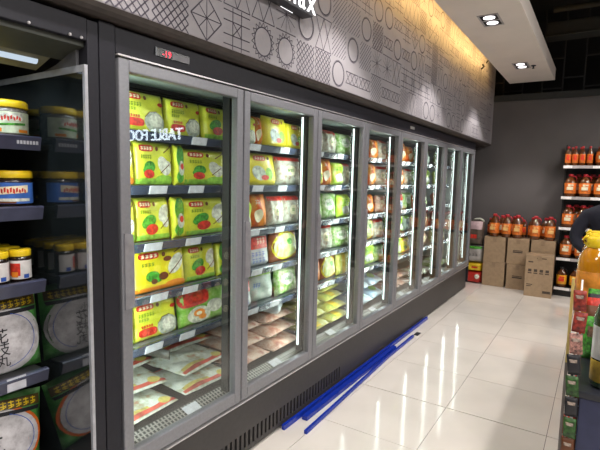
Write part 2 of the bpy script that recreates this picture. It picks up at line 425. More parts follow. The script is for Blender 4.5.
# mullions and light strips
for k in range(0, ND+1):
    y = Y0+W*k; a, b = (y-.045, y+.045)
    if k == 0: a = y+.02
    if k == ND: b = y
    MB().box(-.100, -.056, a, b, .40, 1.93).obj('mullion', M_MULL, fz)
    if k > 1:
        MB().box(-.090, -.080, a-.005, a-.0005, .44, 1.89).obj('light_strip', M_LED, fz)
        area('freezer_strip_light', (-.088, a-.012, 1.16), (PI/2, 0, math.radians(132)), .02, 1.4, FREEZER_W, (.88, 1, .95))
area('freezer_strip_light', (-.095, Y0+.075, 1.16), (PI/2, 0, math.radians(40)), .02, 1.4, FREEZER_W*1.9, (.88, 1, .95))

# shelves, one per bay and level
SHZ = [1.684, 1.454, 1.203, .970, .745]        # centre height of each price rail
sh_me = MB().box(-.70, -.165, -W/2+.004, W/2-.004, -.010, 0).mesh('shelf', M_SHELF)
rail_me = MB().prism([(-.165, -.034), (-.152, -.036), (-.140, -.002), (-.146, .004), (-.165, .004)], -W/2+.003, W/2-.003, 'y').mesh('price_rail', M_RAIL)
tag_me = MB().add([(-.1495+.0015, -.048, -.034), (-.1495+.0015, .048, -.034), (-.1375, .048, .002), (-.1375, -.048, .002),
                   (-.1520, -.048, -.034), (-.1520, .048, -.034), (-.1415, .048, .002), (-.1415, -.048, .002)],
                  [(0, 1, 2, 3), (7, 6, 5, 4), (0, 4, 5, 1), (3, 2, 6, 7), (0, 3, 7, 4), (1, 5, 6, 2)]).mesh('price_tag', M_TAG)
ink_me = MB().add([(-.1450, -.040, -.026), (-.1450, .010, -.026), (-.1426, .010, -.020), (-.1426, -.040, -.020),
                   (-.1418, -.040, -.014), (-.1418, .034, -.014), (-.1400, .034, -.008), (-.1400, -.040, -.008)], [(0, 1, 2, 3), (4, 5, 6, 7)]).mesh('tag_print', M_TAGINK)
TAGY = {1: (.02, .46), 0: (.16, .60), 2: (.05, .30), 3: (.10, .52), 4: (.06, .48)}
for k in range(ND):
    for i, z in enumerate(SHZ):
        if k == 7 and i in (1, 3): continue
        s = link('shelf', sh_me, fz, (0, Y0+W*(k+.5), z+.014))
        link('price_rail', rail_me, s)
        for q, ty in enumerate((.22+.03*(i % 2), .50-.02*i+.01*k)):
            if (k > 5 and q) or (k == 0 and i == 0 and q == 0): continue
            tg = link('price_tag', tag_me, s, (.002, ty-W/2+.05, 0))
# bottom deck with perforated sill
gm = MB()
def sill(u): return (-.060-.072*u, .372+.030*u)
for i in range(5):
    a = sill(i/4-.006 if i else 0); b = sill(min(1, i/4+.06))
    gm.add([(a[0], -W/2+.003, a[1]), (a[0], W/2-.003, a[1]), (b[0], W/2-.003, b[1]), (b[0], -W/2+.003, b[1])], [(0, 1, 2, 3)])
n = 34
for j in range(n+1):
    yy = -W/2+.003+(W-.006-.009)*j/n; a = sill(0); b = sill(1)
    gm.add([(a[0], yy, a[1]+.0006), (a[0], yy+.009, a[1]+.0006), (b[0], yy+.009, b[1]+.0006), (b[0], yy, b[1]+.0006)], [(0, 1, 2, 3)])
grille_me = gm.mesh('sill_grille', M_GRILLE)
deck_me = MB().prism([(-.058, .345), (-.058, .364), (-.132, .396), (-.72, .396), (-.72, .345)], -W/2+.001, W/2-.001, 'y').mesh('deck', M_MULL)
dtag_me = MB().box(-.026, .026, -.045, .045, 0, .002).mesh('price_tag', M_TAG)
for k in range(ND):
    dk = link('deck', deck_me, fz, (0, Y0+W*(k+.5), 0))
    link('sill_grille', grille_me, dk)
    link('price_tag', dtag_me, dk, (-.097, .10-.02*(k % 3), .392), (0, math.radians(22), 0))

# ------------------------------------------------------------------ packs of frozen food
class Film:
    """a pillow pack; prints are laid on its front through (u,v)"""
    def __init__(s, w=.25, h=.18, d=.06, p=5, seed=0, wave=1):
        s.w, s.h, s.d, s.p = w, h, d, p; s.rn = random.Random(seed)
        s.j = [(s.rn.uniform(3, 9+6*(wave > 1)), s.rn.uniform(3, 9+6*(wave > 1)), s.rn.uniform(0, 6), s.rn.uniform(.02, .07)*wave) for _ in range(4)]
    def b(s, u, v):
        q = max(0, 1-abs(2*u-1)**s.p)**.55*max(0, 1-abs(2*v-1)**s.p)**.55
        return q*(1+sum(a*math.sin(f*u+g*v+c) for f, g, c, a in s.j))
    def P(s, u, v, off=0, sgn=-1): return (s.w*(u-.5), sgn*(s.d/2*s.b(u, v)+off), s.h*v)
    def body(s, m, nu=10, nv=8):
        mb = MB(); vs = []
        for sg in (-1, 1):
            for j in range(nv+1):
                for i in range(nu+1): vs.append(s.P(i/nu, j/nv, .0004, sg))
        N = (nu+1)*(nv+1); fs = []
        for j in range(nv):
            for i in range(nu):
                a = j*(nu+1)+i
                fs.append((a, a+1, a+nu+2, a+nu+1)); fs.append((N+a, N+a+nu+1, N+a+nu+2, N+a+1))
        per = [(i, 0) for i in range(nu)]+[(nu, j) for j in range(nv)]+[(i, nv) for i in range(nu, 0, -1)]+[(0, j) for j in range(nv, 0, -1)]
        ix = [j*(nu+1)+i for i, j in per]
        for q in range(len(ix)): a, b = ix[q], ix[(q+1) % len(ix)]; fs.append((a, N+a, N+b, b))
        mb.add(vs, fs, True); return mb.mesh('food_pack', m)
    def grid(s, mb, fn, nu, nv, off):
        vs = [s.P(*fn(i/nu, j/nv), off) for j in range(nv+1) for i in range(nu+1)]
        mb.add(vs, [(j*(nu+1)+i, j*(nu+1)+i+1, (j+1)*(nu+1)+i+1, (j+1)*(nu+1)+i) for j in range(nv) for i in range(nu)], True)
    def rect(s, mb, u0, v0, u1, v1, off=.002, sk=0):
        s.grid(mb, lambda a, b: (u0+(u1-u0)*a+sk*b, v0+(v1-v0)*b), max(2, int(abs(u1-u0)*12)), max(2, int(abs(v1-v0)*10)), off)
    def line(s, mb, u0, v0, u1, v1, t=.02, off=.003):
        d = Vector((u1-u0, (v1-v0)*s.h/s.w)).normalized(); n = (-d.y*t, d.x*t*s.w/s.h)
        s.grid(mb, lambda a, b: (u0+(u1-u0)*a+n[0]*(b-.5), v0+(v1-v0)*a+n[1]*(b-.5)), 5, 1, off)
    def ell(s, mb, cu, cv, ru, rv, off=.0025, rot=0, n=18, squ=1.0):
        vs = [s.P(cu, cv, off)]; c, q = math.cos(rot), math.sin(rot)
        for r in (.34, .67, 1):
            for k in range(n):
                a = 2*PI*k/n; x = math.copysign(abs(math.cos(a))**squ, math.cos(a))*ru*r; y = math.copysign(abs(math.sin(a))**squ, math.sin(a))*rv*r
                vs.append(s.P(min(1, max(0, cu+x*c-y*q)), min(1, max(0, cv+x*q+y*c)), off))
        fs = [(0, 1+k, 1+(k+1) % n) for k in range(n)]+[(1+q*n+k, 1+q*n+n+k, 1+q*n+n+(k+1) % n, 1+q*n+(k+1) % n) for q in range(2) for k in range(n)]
        mb.add(vs, fs, True)
    def text(s, mb, body, cu, cv, size, off=.004, stretch=1.0):
        tv, tf = text_data(body, size)
        mb.add([s.P(cu+v[0]*stretch/s.w, cv+v[1]/s.h, off) for v in tv], tf)
    def strokes(s, mb, u0, v0, u1, v1, n, off=.0035):
        """small glyph-like marks in a row"""
        for k in range(n):
            a = u0+(u1-u0)*(k+.12)/n; b = u0+(u1-u0)*(k+.85)/n; h = v1-v0
            s.line(mb, a, v0+h*.8, b, v0+h*.8, .012, off); s.line(mb, a, v0+h*.35, b, v0+h*.4, .012, off)
            s.line(mb, (a+b)/2, v0, (a+b)/2, v1, .012, off); s.line(mb, a, v0, b, v0+h*.25, .010, off)

KINDS = {}
def kind(name, desc, bodymat, prints, d=.06, p=9, seed=1, cat='frozen food'):
    f = Film(d=d, p=p, seed=seed, wave=2.4 if p < 5 else 1); parts = []
    for pname, m, calls in prints:
        mb = MB()
        for c in calls: getattr(f, c[0])(mb, *c[1:])
        parts.append((pname, mb.mesh(pname, m)))
    KINDS[name] = (desc, f.body(bodymat, 14, 12), parts, d, cat)
def logo(u=.08, v=.76, w=.36, h=.15):
    return [('logo', M_RED, [('ell', u+w/2, v+h/2, w/2, h/2, .0028, 0, 20, .55)]), ('logo_lettering', M_CREAM, [('strokes', u+.035, v+.035, u+w-.03, v+h-.035, 4, .0045)]),
            ('emblem', M_BROWN, [('ell', u+w+.09, v+h/2, .035, .055)])]
M_TXT = mat('print_olive', (.22, .33, .02), .5)
kind('dumpling', 'lime green pack with dumplings and chopsticks', M_LIME, logo()+[
    ('headline', M_TXT, [('strokes', .10, .60, .40, .69, 5)]),
    ('green_wave', M_LGREEN, [('rect', .02, .03, .97, .16, .0018), ('ell', .72, .14, .24, .10, .0019)]),
    ('leaf', M_GREEN, [('ell', .34, .42, .15, .13, .0024, .3), ('ell', .26, .34, .10, .09, .0024)]),
    ('filling', M_RED, [('ell', .31, .26, .14, .10, .003)]),
    ('dumplings', M_WHITEP, [('ell', .70, .46, .13, .22, .0026, .4), ('ell', .78, .40, .12, .17, .0027, -.2)]),
    ('chopsticks', M_BROWN, [('line', .62, .28, .97, .60, .018), ('line', .70, .75, .96, .95, .018)])], seed=3)
kind('plate', 'lime green pack with a pale plate picture', M_LIME, logo()+[
    ('headline', M_TXT, [('strokes', .10, .60, .44, .70, 6), ('strokes', .10, .50, .32, .57, 4)]),
    ('caption', M_RED, [('ell', .28, .22, .20, .10, .003, 0, 18, .6), ('strokes', .14, .34, .40, .40, 5)]),
    ('plate', M_PLATE, [('ell', .72, .27, .23, .25, .0022)]),
    ('plate_rim', M_BROWN, [('line', .50, .36, .60, .50, .012), ('line', .60, .50, .78, .53, .012)]),
    ('noodles', M_WHITEP, [('ell', .74, .30, .15, .17, .003)]), ('filling', M_RED, [('ell', .88, .72, .07, .05)])], seed=5)
kind('vegetable', 'lime green pack with greens and red filling', M_LIME, logo()+[
    ('headline', M_TXT, [('strokes', .12, .62, .42, .70, 5)]),
    ('green_wave', M_LGREEN, [('rect', .03, .03, .97, .14, .0018)]),
    ('leaf', M_GREEN, [('ell', .36, .44, .20, .14, .0024, .5), ('ell', .28, .38, .12, .10, .0024)]),
    ('filling', M_RED, [('ell', .42, .26, .17, .12, .003, .2)]),
    ('dumplings', M_WHITEP, [('ell', .78, .62, .13, .22, .0026, -.5), ('ell', .82, .42, .10, .14, .0026)]),
    ('chopsticks', M_BROWN, [('line', .66, .26, .97, .52, .018)])], seed=8)
kind('mushroom', 'yellow pack with mushrooms and orange hem', M_LEMON, logo()+[
    ('headline', M_TXT, [('strokes', .12, .60, .36, .68, 4)]),
    ('hem', M_ORANGE, [('rect', .02, .03, .97, .13, .0018), ('ell', .75, .12, .20, .08, .0019)]),
    ('leaf', M_GREEN, [('ell', .32, .36, .13, .12, .0024), ('ell', .40, .30, .10, .10, .0025)]),
    ('mushrooms', M_BROWN, [('ell', .52, .33, .09, .09, .003), ('ell', .34, .24, .06, .06, .003), ('ell', .60, .72, .08, .06, .003)]),
    ('dumplings', M_WHITEP, [('ell', .76, .58, .13, .25, .0026, -.4)]),
    ('chopsticks', M_BROWN, [('line', .62, .34, .95, .74, .018), ('line', .74, .84, .95, .97, .018)])], seed=9)
kind('gusset', 'green printed side of a plastic pack', M_LIME, [
    ('leaf', M_GREEN, [('ell', .5, .70, .40, .28, .002), ('ell', .4, .2, .35, .15, .002)]), ('picture', M_PLATE, [('ell', .55, .42, .28, .18, .003)]),
    ('filling', M_RED, [('ell', .6, .46, .16, .08, .004)])], d=.05, seed=11)
kind('redgreen', 'green pack with big red panel and shrimp', blotch('green_film', [(.10, .30, .03), (.22, .48, .06), (.45, .62, .25)], 18, .3, .12), [
    ('dark_band', M_BROWN, [('rect', .02, .80, .55, .97, .0018)]),
    ('red_panel', M_RED, [('ell', .30, .72, .30, .20, .0026, .05, 20, .5)]),
    ('plate', M_WHITEP, [('ell', .36, .27, .24, .22, .0024), ('ell', .72, .40, .18, .18, .0022)]),
    ('shrimp', M_ORANGE, [('ell', .36, .32, .12, .10, .003), ('ell', .42, .20, .08, .07, .003)]), ('shrimp_flesh', M_CREAM, [('ell', .35, .31, .06, .05, .004)])], seed=13)
kind('clear', 'clear bag of pale dumplings with red top', blotch('clear_film', [(.30, .08, .05), (.42, .38, .30), (.60, .60, .52), (.26, .36, .16)], 26), [
    ('top_band', M_RED, [('rect', .02, .84, .98, .99, .002)]), ('label', M_CREAM, [('ell', .5, .5, .22, .18, .003)]), ('print', M_GREEN, [('strokes', .36, .45, .64, .56, 3, .005)])], d=.075, p=4, seed=15)
kind('leafy', 'green leafy frozen vegetable bag', blotch('leafy_film', [(.04, .16, .02), (.20, .42, .06), (.55, .62, .40), (.10, .30, .05)], 24), [
    ('label', M_WHITEP, [('ell', .45, .55, .26, .22, .003)]), ('print', M_GREEN, [('strokes', .28, .5, .6, .62, 4, .005)])], d=.07, p=4, seed=17)
kind('redorange', 'red and orange frozen snack bag', blotch('redorange_film', [(.45, .03, .01), (.70, .16, .02), (.75, .40, .10)], 10), [
    ('stripe', M_ORANGE, [('rect', .45, .05, .70, .97, .002, .12)]), ('picture', M_CREAM, [('ell', .35, .35, .22, .2, .003)]), ('print', M_WHITEP, [('strokes', .12, .70, .42, .84, 3, .004)])], d=.07, p=4, seed=19)
kind('whitebag', 'white milky bag with green top', blotch('white_film', [(.30, .36, .32), (.46, .52, .47), (.58, .62, .57)], 8), [
    ('top_band', M_LGREEN, [('rect', .02, .80, .98, .98, .002)]), ('print', M_BLUEP, [('strokes', .15, .45, .40, .60, 3, .004)])], d=.08, p=4, seed=21)
kind('oval', 'pack with big yellow rimmed oval of greens', blotch('brownred_film', [(.30, .06, .03), (.45, .20, .08)], 12), [
    ('rim', M_LEMON, [('ell', .5, .5, .47, .46, .0022)]), ('greens', blotch('oval_greens', [(.30, .42, .06), (.60, .66, .30), (.70, .72, .55)], 22), [('ell', .5, .5, .42, .40, .003)]),
    ('garnish', M_GREEN, [('ell', .62, .62, .12, .10, .004)])], d=.06, p=4, seed=23)
kind('redwhite', 'red topped white pack with blue print', blotch('redtop_film', [(.42, .45, .46), (.66, .68, .70)], 8), [
    ('red_top', M_RED, [('rect', .01, .52, .99, .98, .002)]), ('lettering', M_CREAM, [('strokes', .40, .66, .80, .86, 3, .004)]), ('print', M_BLUEP, [('strokes', .15, .10, .75, .26, 4, .004), ('strokes', .15, .30, .75, .44, 4, .004)])], d=.06, seed=25)
kind('lemon', 'plain lemon yellow pack with pale picture', M_LEMON, logo(.26, .74, .38, .16)+[
    ('picture', M_PLATE, [('ell', .40, .36, .20, .24, .003, .6)]), ('leaf', M_LGREEN, [('ell', .72, .34, .12, .2, .002)]), ('filling', M_RED, [('ell', .58, .22, .12, .08, .004)])], seed=27)
kind('sliced', 'pale green and yellow sliced pack', blotch('sliced_film', [(.16, .32, .05), (.62, .60, .12), (.70, .74, .42)], 16), [
    ('stripe', M_YEL, [('rect', .35, .02, .6, .98, .002)])], d=.05, seed=29)
kind('bluebag', 'pale blue and white frozen bag', blotch('blue_film', [(.20, .38, .60), (.55, .68, .78), (.75, .80, .82)], 12), [
    ('print', M_BLUEP, [('strokes', .2, .55, .7, .75, 3, .004)]), ('leaf', M_LGREEN, [('ell', .7, .35, .14, .14, .003)])], d=.08, p=4, seed=31)
kind('limebag', 'bright lime frozen vegetable bag', blotch('limebag_film', [(.35, .60, .03), (.55, .78, .08), (.70, .80, .40)], 12), [
    ('print', M_GREEN, [('strokes', .2, .6, .75, .8, 3, .004)]), ('label', M_WHITEP, [('ell', .5, .32, .3, .18, .003)])], d=.07, p=4, seed=33)
kind('pinkflat', 'clear flat bag with red printed hem', blotch('flat_film', [(.40, .14, .09), (.42, .42, .30), (.60, .66, .60), (.72, .76, .72), (.46, .50, .34)], 22), [
    ('red_hem', mat('hem_red', (.50, .09, .06), .35, 0, .3, 20), [('rect', .02, .02, .98, .085, .002)]), ('hem_print', mat('hem_yellow', (.52, .45, .12), .4, 0, .3, 30), [('rect', .05, .085, .55, .15, .0022), ('ell', .82, .10, .10, .07, .0024)]),
    ('red_top', mat('hem_red', (.5, .09, .06)), [('rect', .02, .92, .98, .98, .002)])], d=.05, p=4, seed=35)
kind('meat', 'clear bag of pinkish frozen meat', blotch('meat_film', [(.28, .07, .05), (.42, .20, .14), (.55, .42, .34), (.34, .12, .09)], 20), [
    ('label', M_CREAM, [('ell', .5, .5, .2, .2, .003)]), ('print', M_RED, [('strokes', .4, .45, .6, .56, 2, .005)])], d=.055, p=4, seed=37)

SHW = ['top', 'second', 'third', 'fourth', 'fifth']
def put(kd, loc, w_, h_, lean, yaw, label, group, flat=None):
    desc, me, parts, d, cat = KINDS[kd]
    R = Matrix.Rotation(PI/2+yaw, 4, 'Z') @ Matrix.Rotation(flat if flat is not None else -lean, 4, 'X')
    o = link('food_pack', me, None); o.matrix_world = Matrix.Translation(loc) @ R @ Matrix.Diagonal((w_/.25, 1, h_/.18, 1))
    tag(o, label % desc, cat, group)
    for nm, m in parts: link(nm, m, o)
    return o
def row(door, shelf, items, x=-.176):
    """items: (kind, y_left, y_right, height, lean)"""
    z = SHZ[shelf]+.0145
    for i, it in enumerate(items):
        kd, a, b, h = it[:4]; lean = it[4] if len(it) > 4 else .07; d = KINDS[kd][3]
        xx = x - d/2 - (.0 if len(it) < 6 else it[5])
        jr_ = random.Random(door*31+shelf*7+i); q_ = .10 if KINDS[kd][3] > .062 else .03
        put(kd, (xx-.01*(i % 2), (a+b)/2, z), b-a-.004, min(.198, h*(1.10+jr_.uniform(-.07, .07))) if door else h*1.04, lean+jr_.uniform(-.04, .06), jr_.uniform(-q_, q_), '%s, '+'%s on %s shelf behind %s freezer door' % (ORD[i], SHW[shelf], ORD[door]), 'frozen packs behind the %s freezer door' % ORD[door])

row(0, 0, [('plate', 1.222, 1.470, .168), ('plate', 1.476, 1.700, .165), ('vegetable', 1.705, 1.930, .165)])
row(0, 1, [('mushroom', 1.125, 1.296, .176), ('dumpling', 1.300, 1.520, .188), ('gusset', 1.522, 1.580, .185), ('dumpling', 1.584, 1.885, .172)])
row(0, 2, [('dumpling', 1.125, 1.300, .182), ('vegetable', 1.305, 1.505, .190), ('gusset', 1.507, 1.582, .190), ('vegetable', 1.588, 1.880, .180)])
row(0, 3, [('mushroom', 1.280, 1.592, .192, .10), ('vegetable', 1.600, 1.812, .180), ('gusset', 1.815, 1.905, .170)])
row(0, 4, [('dumpling', 1.125, 1.282, .170), ('plate', 1.286, 1.548, .176, .12), ('redgreen', 1.552, 1.885, .180, .12)])
row(1, 0, [('plate', 1.945, 2.125, .150), ('redorange', 2.128, 2.200, .160), ('lemon', 2.204, 2.440, .165), ('lemon', 2.444, 2.640, .150)])
row(1, 1, [('limebag', 1.935, 2.045, .16), ('lemon', 2.050, 2.350, .180, .16), ('clear', 2.352, 2.620, .165)])
row(1, 2, [('limebag', 1.95, 2.105, .16), ('redorange', 2.110, 2.265, .175), ('clear', 2.268, 2.430, .170), ('clear', 2.434, 2.630, .165)])
row(1, 3, [('sliced', 1.94, 2.06, .16), ('redwhite', 2.070, 2.285, .180), ('oval', 2.290, 2.590, .185)])
row(1, 4, [('redwhite', 1.96, 2.105, .16), ('whitebag', 2.110, 2.350, .180, .14), ('leafy', 2.354, 2.620, .165)])
row(2, 0, [('clear', 2.70, 2.92, .16), ('clear', 2.924, 3.13, .155), ('leafy', 3.134, 3.36, .15)])
row(2, 1, [('lemon', 2.70, 2.90, .15), ('redorange', 2.904, 3.06, .165), ('limebag', 3.064, 3.22, .16), ('clear', 3.224, 3.37, .165)])
row(2, 2, [('leafy', 2.70, 2.92, .165), ('leafy', 2.924, 3.14, .17), ('limebag', 3.144, 3.37, .155)])
row(2, 3, [('redwhite', 2.70, 2.90, .165), ('clear', 2.904, 3.10, .17), ('leafy', 3.104, 3.37, .16)])
row(2, 4, [('redorange', 2.70, 2.92, .17), ('oval', 2.924, 3.16, .175), ('sliced', 3.164, 3.37, .16)])
row(3, 0, [('whitebag', 3.44, 3.70, .17, .15), ('redorange', 3.704, 3.90, .15), ('clear', 3.904, 4.09, .15)])
row(3, 1, [('limebag', 3.44, 3.68, .185), ('redorange', 3.684, 3.89, .165), ('clear', 3.894, 4.09, .16)])
row(3, 2, [('redorange', 3.44, 3.66, .15), ('redorange', 3.664, 3.88, .16), ('meat', 3.884, 4.09, .15)])
row(3, 3, [('meat', 3.44, 3.60, .17), ('oval', 3.604, 3.86, .175), ('clear', 3.864, 4.09, .15)])
row(3, 4, [('leafy', 3.44, 3.64, .16), ('limebag', 3.644, 3.90, .175), ('leafy', 3.904, 4.09, .15)])
row(4, 0, [('clear', 4.16, 4.40, .15), ('redorange', 4.404, 4.62, .165), ('redorange', 4.624, 4.80, .15)])
row(4, 1, [('redorange', 4.16, 4.40, .17), ('redorange', 4.404, 4.60, .16), ('clear', 4.604, 4.80, .15)])
row(4, 2, [('redorange', 4.16, 4.36, .16), ('redwhite', 4.364, 4.58, .17), ('leafy', 4.584, 4.80, .15)])
row(4, 3, [('limebag', 4.16, 4.40, .17), ('limebag', 4.404, 4.62, .165), ('whitebag', 4.624, 4.80, .15)])
row(4, 4, [('redorange', 4.16, 4.38, .15), ('limebag', 4.384, 4.58, .17), ('mushroom', 4.584, 4.80, .15)])
row(5, 0, [('leafy', 4.88, 5.12, .15), ('whitebag', 5.124, 5.40, .15)])
row(5, 1, [('leafy', 4.88, 5.14, .16), ('limebag', 5.144, 5.45, .16)])
row(5, 2, [('redorange', 4.88, 5.10, .13), ('leafy', 5.104, 5.40, .15)])
row(5, 3, [('whitebag', 4.88, 5.16, .15), ('meat', 5.164, 5.46, .14)])
row(5, 4, [('bluebag', 4.88, 5.12, .15), ('meat', 5.124, 5.45, .15)])
row(6, 0, [('leafy', 5.60, 5.84, .15), ('limebag', 5.844, 6.12, .15)])
row(6, 1, [('limebag', 5.60, 5.90, .15), ('leafy', 5.904, 6.14, .15)])
row(6, 2, [('redorange', 5.60, 5.82, .15), ('redorange', 5.824, 6.10, .15)])
row(6, 3, [('meat', 5.60, 5.84, .15), ('whitebag', 5.844, 6.12, .15)])
row(6, 4, [('leafy', 5.60, 5.86, .15), ('limebag', 5.864, 6.15, .16)])
row(7, 0, [('whitebag', 6.32, 6.56, .12)])

# flat bags and piles on the freezer deck
DZ = .404
def flatbag(kd, x, y, z, w_, l, door, txt, yaw=0, tilt=-.10):
    # lies with its front up; the foot of the bag points to the door
    put(kd, (x, y, z+KINDS[kd][3]*.66), w_, l, 0, yaw, '%s, '+txt, 'bags piled on the freezer floor', flat=-PI/2+.03)
def pile(kd, door, cols, layers, x=-.150, y0=None, w_=.31, l=.30, jit=.008):
    dz = KINDS[kd][3]*1.48; rn = random.Random(door*7+3)
    for li in range(layers):
        for c in range(cols):
            y = y0+w_/2+c*(w_+.022)+rn.uniform(-jit, jit)
            flatbag(kd, x-.030*li+rn.uniform(-.012, .012), y, DZ+li*dz, w_, l, door,
                    '%s layer %s column behind %s door' % (ORD[li], ORD[c], ORD[door]), rn.uniform(-.05, .05))
for i, (x, y, z, ya) in enumerate(((-.138, 1.33, 0, .06), (-.145, 1.72, 0, -.05), (-.235, 1.33, .078, -.10), (-.20, 1.75, .078, .08), (-.32, 1.34, .156, .08), (-.34, 1.75, .156, -.08))):
    flatbag('pinkflat', x, y, DZ+z, .34, .32, 0, '%s from below behind first door' % ORD[i], ya)
pile('meat', 1, 2, 3, y0=1.93, w_=.32, l=.33)
put('redwhite', (-.22, 2.46, DZ+.262), .17, .17, 0, .5, '%s lying on the meat bags behind second door', 'bags piled on the freezer floor', flat=-1.50)
pile('sliced', 2, 2, 4, y0=2.70, w_=.30, l=.30)
pile('bluebag', 3, 2, 2, y0=3.50, w_=.28, l=.28)
pile('meat', 4, 2, 2, y0=4.22, w_=.28, l=.26)
pile('clear', 5, 2, 1, y0=4.95, w_=.28, l=.26)
pile('leafy', 6, 2, 1, y0=5.68, w_=.28, l=.26)
dv = []
for i in range(9):
    t = i/8; dv.append((1.33+.03*math.sin(t*2.2)+.14*t, -.50+.30*t, .668-.02*t*t))
mb = MB(); vs = []
for (y, x, z) in dv:
    for dx, dzz in ((0, 0), (0, .045), (-.004, .045), (-.004, 0)): vs.append((x+dx, y+dx*2, z+dzz-.02))
fs = [(i*4+k, i*4+(k+1) % 4, (i+1)*4+(k+1) % 4, (i+1)*4+k) for i in range(8) for k in range(4)]+[(0, 1, 2, 3), (35, 34, 33, 32)]
dvo = mb.add(vs, fs, True).obj('shelf_divider', mat('divider_grey', (.10, .095, .085), .4)); tag(dvo, 'bent grey plastic divider among flat bags behind first freezer door', 'divider')

# ------------------------------------------------------------------ open chiller at the near end
CY = .957
ch = thing('open_chiller', 'open fronted charcoal chiller beside the glass door freezer', 'chiller', (0, 0, 0))
MB().box(-.10, 0, .966, 1.008, 0, 2.034).obj('pillar', M_CHAR, ch, bevel=.003)
MB().box(-.80, -.10, .966, 1.008, 0, 2.02).obj('side_panel', M_CHAR, ch)
pf = MB().box(-.80, -.004, 1.014, 1.078, 0, 2.046).obj('end_panel', M_CHAR, fz, bevel=.003)
MB().box(-.80, 0, -1.6, .966, 1.962, 2.036).obj('canopy', M_CHAR, ch, bevel=.003)
MB().prism([(-.02, 1.962), (-.02, 1.945), (-.15, 1.915), (-.15, 1.962)], -1.6, .966, 'y').obj('canopy_lip', mat('canopy_olive', (.045, .05, .04), .5), ch)
MB().tube([(-.20, -1.5, 1.908), (-.20, .90, 1.908)], .014, 10).obj('light_tube', M_TUBE, ch)
MB().prism([(-.155, 1.962), (-.155, 1.92), (-.26, 1.885), (-.30, 1.962)], -1.6, .93, 'y').obj('lamp_housing', mat('lamp_housing', (.16, .15, .09), .5), ch)
MB().box(-.78, -.74, -1.6, .966, .2, 1.962).obj('back_panel', mat('chiller_back', (.05, .055, .055), .6), ch)
MB().box(-.80, -.02, -1.6, .966, 0, .36).obj('base', M_CHAR2, ch)
M_MIRROR = mat('end_glass', (.012, .016, .017), .05, 0, .1, 6, spec=.9, coat=.8)
MB().box(-.70, -.012, CY, .966, .37, 1.862).obj('end_glass', mat('end_glass', (.012, .018, .018), .09, spec=.28), ch)
# bright edge of the end glass
eg = MB().prism([(-.74, 1.862), (-.012, 1.862), (-.012, .37), (0.0, .37), (0.0, 1.884), (-.74, 1.884)], CY-.003, .966, 'y')
eg.obj('glass_edge', mat('edge_aluminium', (.45, .46, .50), .35, .3), ch)
MB().prism([(-.26, 1.884), (-.05, 1.884), (-.05, 1.945), (-.17, 1.90)], CY-.002, .966, 'y').obj('corner_plate', mat('corner_plate', (.14, .14, .15), .4), ch)
CSZ = [1.620, 1.368, 1.092, .745]
cs_me = MB().box(-.74, -.262, -1.2, .925, -.014, 0).mesh('shelf', M_MULL)
cr_me = MB().prism([(-.262, -.040), (-.248, -.042), (-.236, .004), (-.242, .008), (-.262, .008)], -1.2, .930, 'y').mesh('price_rail', mat('chiller_rail', (.05, .055, .10), .3, coat=.4))
for i, z in enumerate(CSZ):
    s = link('shelf', cs_me, ch, (0, 0, z+.018)); link('price_rail', cr_me, s)
    if i in (0,):
        pt = MB()
        for q in range(7): pt.box(-.2405, -.2395, .845+q*.011, .853+q*.011, -.022, -.006)
        pt.obj('price_tag', M_TAG, s)
    if i == 3: MB().box(-.2425, -.2385, .780, .845, -.036, .012).obj('price_tag', M_TAG, s)
for (x, y, z) in ((-.0, .775, 1.968), (0, .905, 1.968), (0, .945, 1.968)):
    MB().lathe([(.005, 0), (.005, .004), (.002, .006)], 8).obj('screw', M_TRIM, ch, (x, y, z))
for o in [o for o in ch.children if o.name.startswith('screw')]: o.rotation_euler = (0, PI/2, 0)
area('chiller_tube_glow', (-.20, .2, 1.885), (0, math.radians(10), 0), .03, 1.2, 4.5, (.78, .9, 1))

def jar(name, r, h, content, label_m, prints, loc, label, turn=0, group=None):
    t = MB().lathe([(r*.92, 0), (r, .008), (r, h*.70), (r*.97, h*.76), (r*.86, h*.80), (r*.86, h*.83)], 24).obj(name, content, None, loc)
    t.rotation_euler = (0, 0, turn); tag(t, label, 'jar', group)
    lid = MB()
    n = 36; vs = []
    for z, q in ((h*.80, 1.0), (h*.815, 1.03), (h*.96, 1.02), (h, .95)):
        for k in range(n):
            a = 2*PI*k/n; rr = r*q*(1.0 if k % 2 else .985); vs.append((rr*math.cos(a), rr*math.sin(a), z))
    lid.add(vs, [(i*n+k, i*n+(k+1) % n, (i+1)*n+(k+1) % n, (i+1)*n+k) for i in range(3) for k in range(n)]+[list(range(3*n, 4*n)), list(range(n))[::-1]], True)
    lid.obj('lid', M_YEL, t)
    def wrap(mb, a0, a1, z0, z1, rr, sk=0, n=10):
        vs = []
        for i in range(n+1):
            a = a0+(a1-a0)*i/n
            for z in (z0+sk*i/n, z1+sk*i/n): vs.append((rr*math.cos(a), rr*math.sin(a), z))
        mb.add(vs, [(2*i, 2*i+2, 2*i+3, 2*i+1) for i in range(n)], True)
    mb = MB(); wrap(mb, -1.5, 1.5, h*.12, h*.68, r+.001, 0, 24); lb = mb.obj('label', label_m, t)
    for nm, m, calls in prints:
        mb = MB()
        for c in calls: wrap(mb, c[0], c[1], h*c[2], h*c[3], r+c[4], c[5] if len(c) > 5 else 0)
        mb.obj(nm, m, lb)
    return t
M_DARKJ = mat('jar_dark_content', (.02, .012, .010), .15, coat=.6)
M_GREYJ = mat('jar_grey_content', (.16, .15, .13), .2, 0, .25, 40, coat=.6)
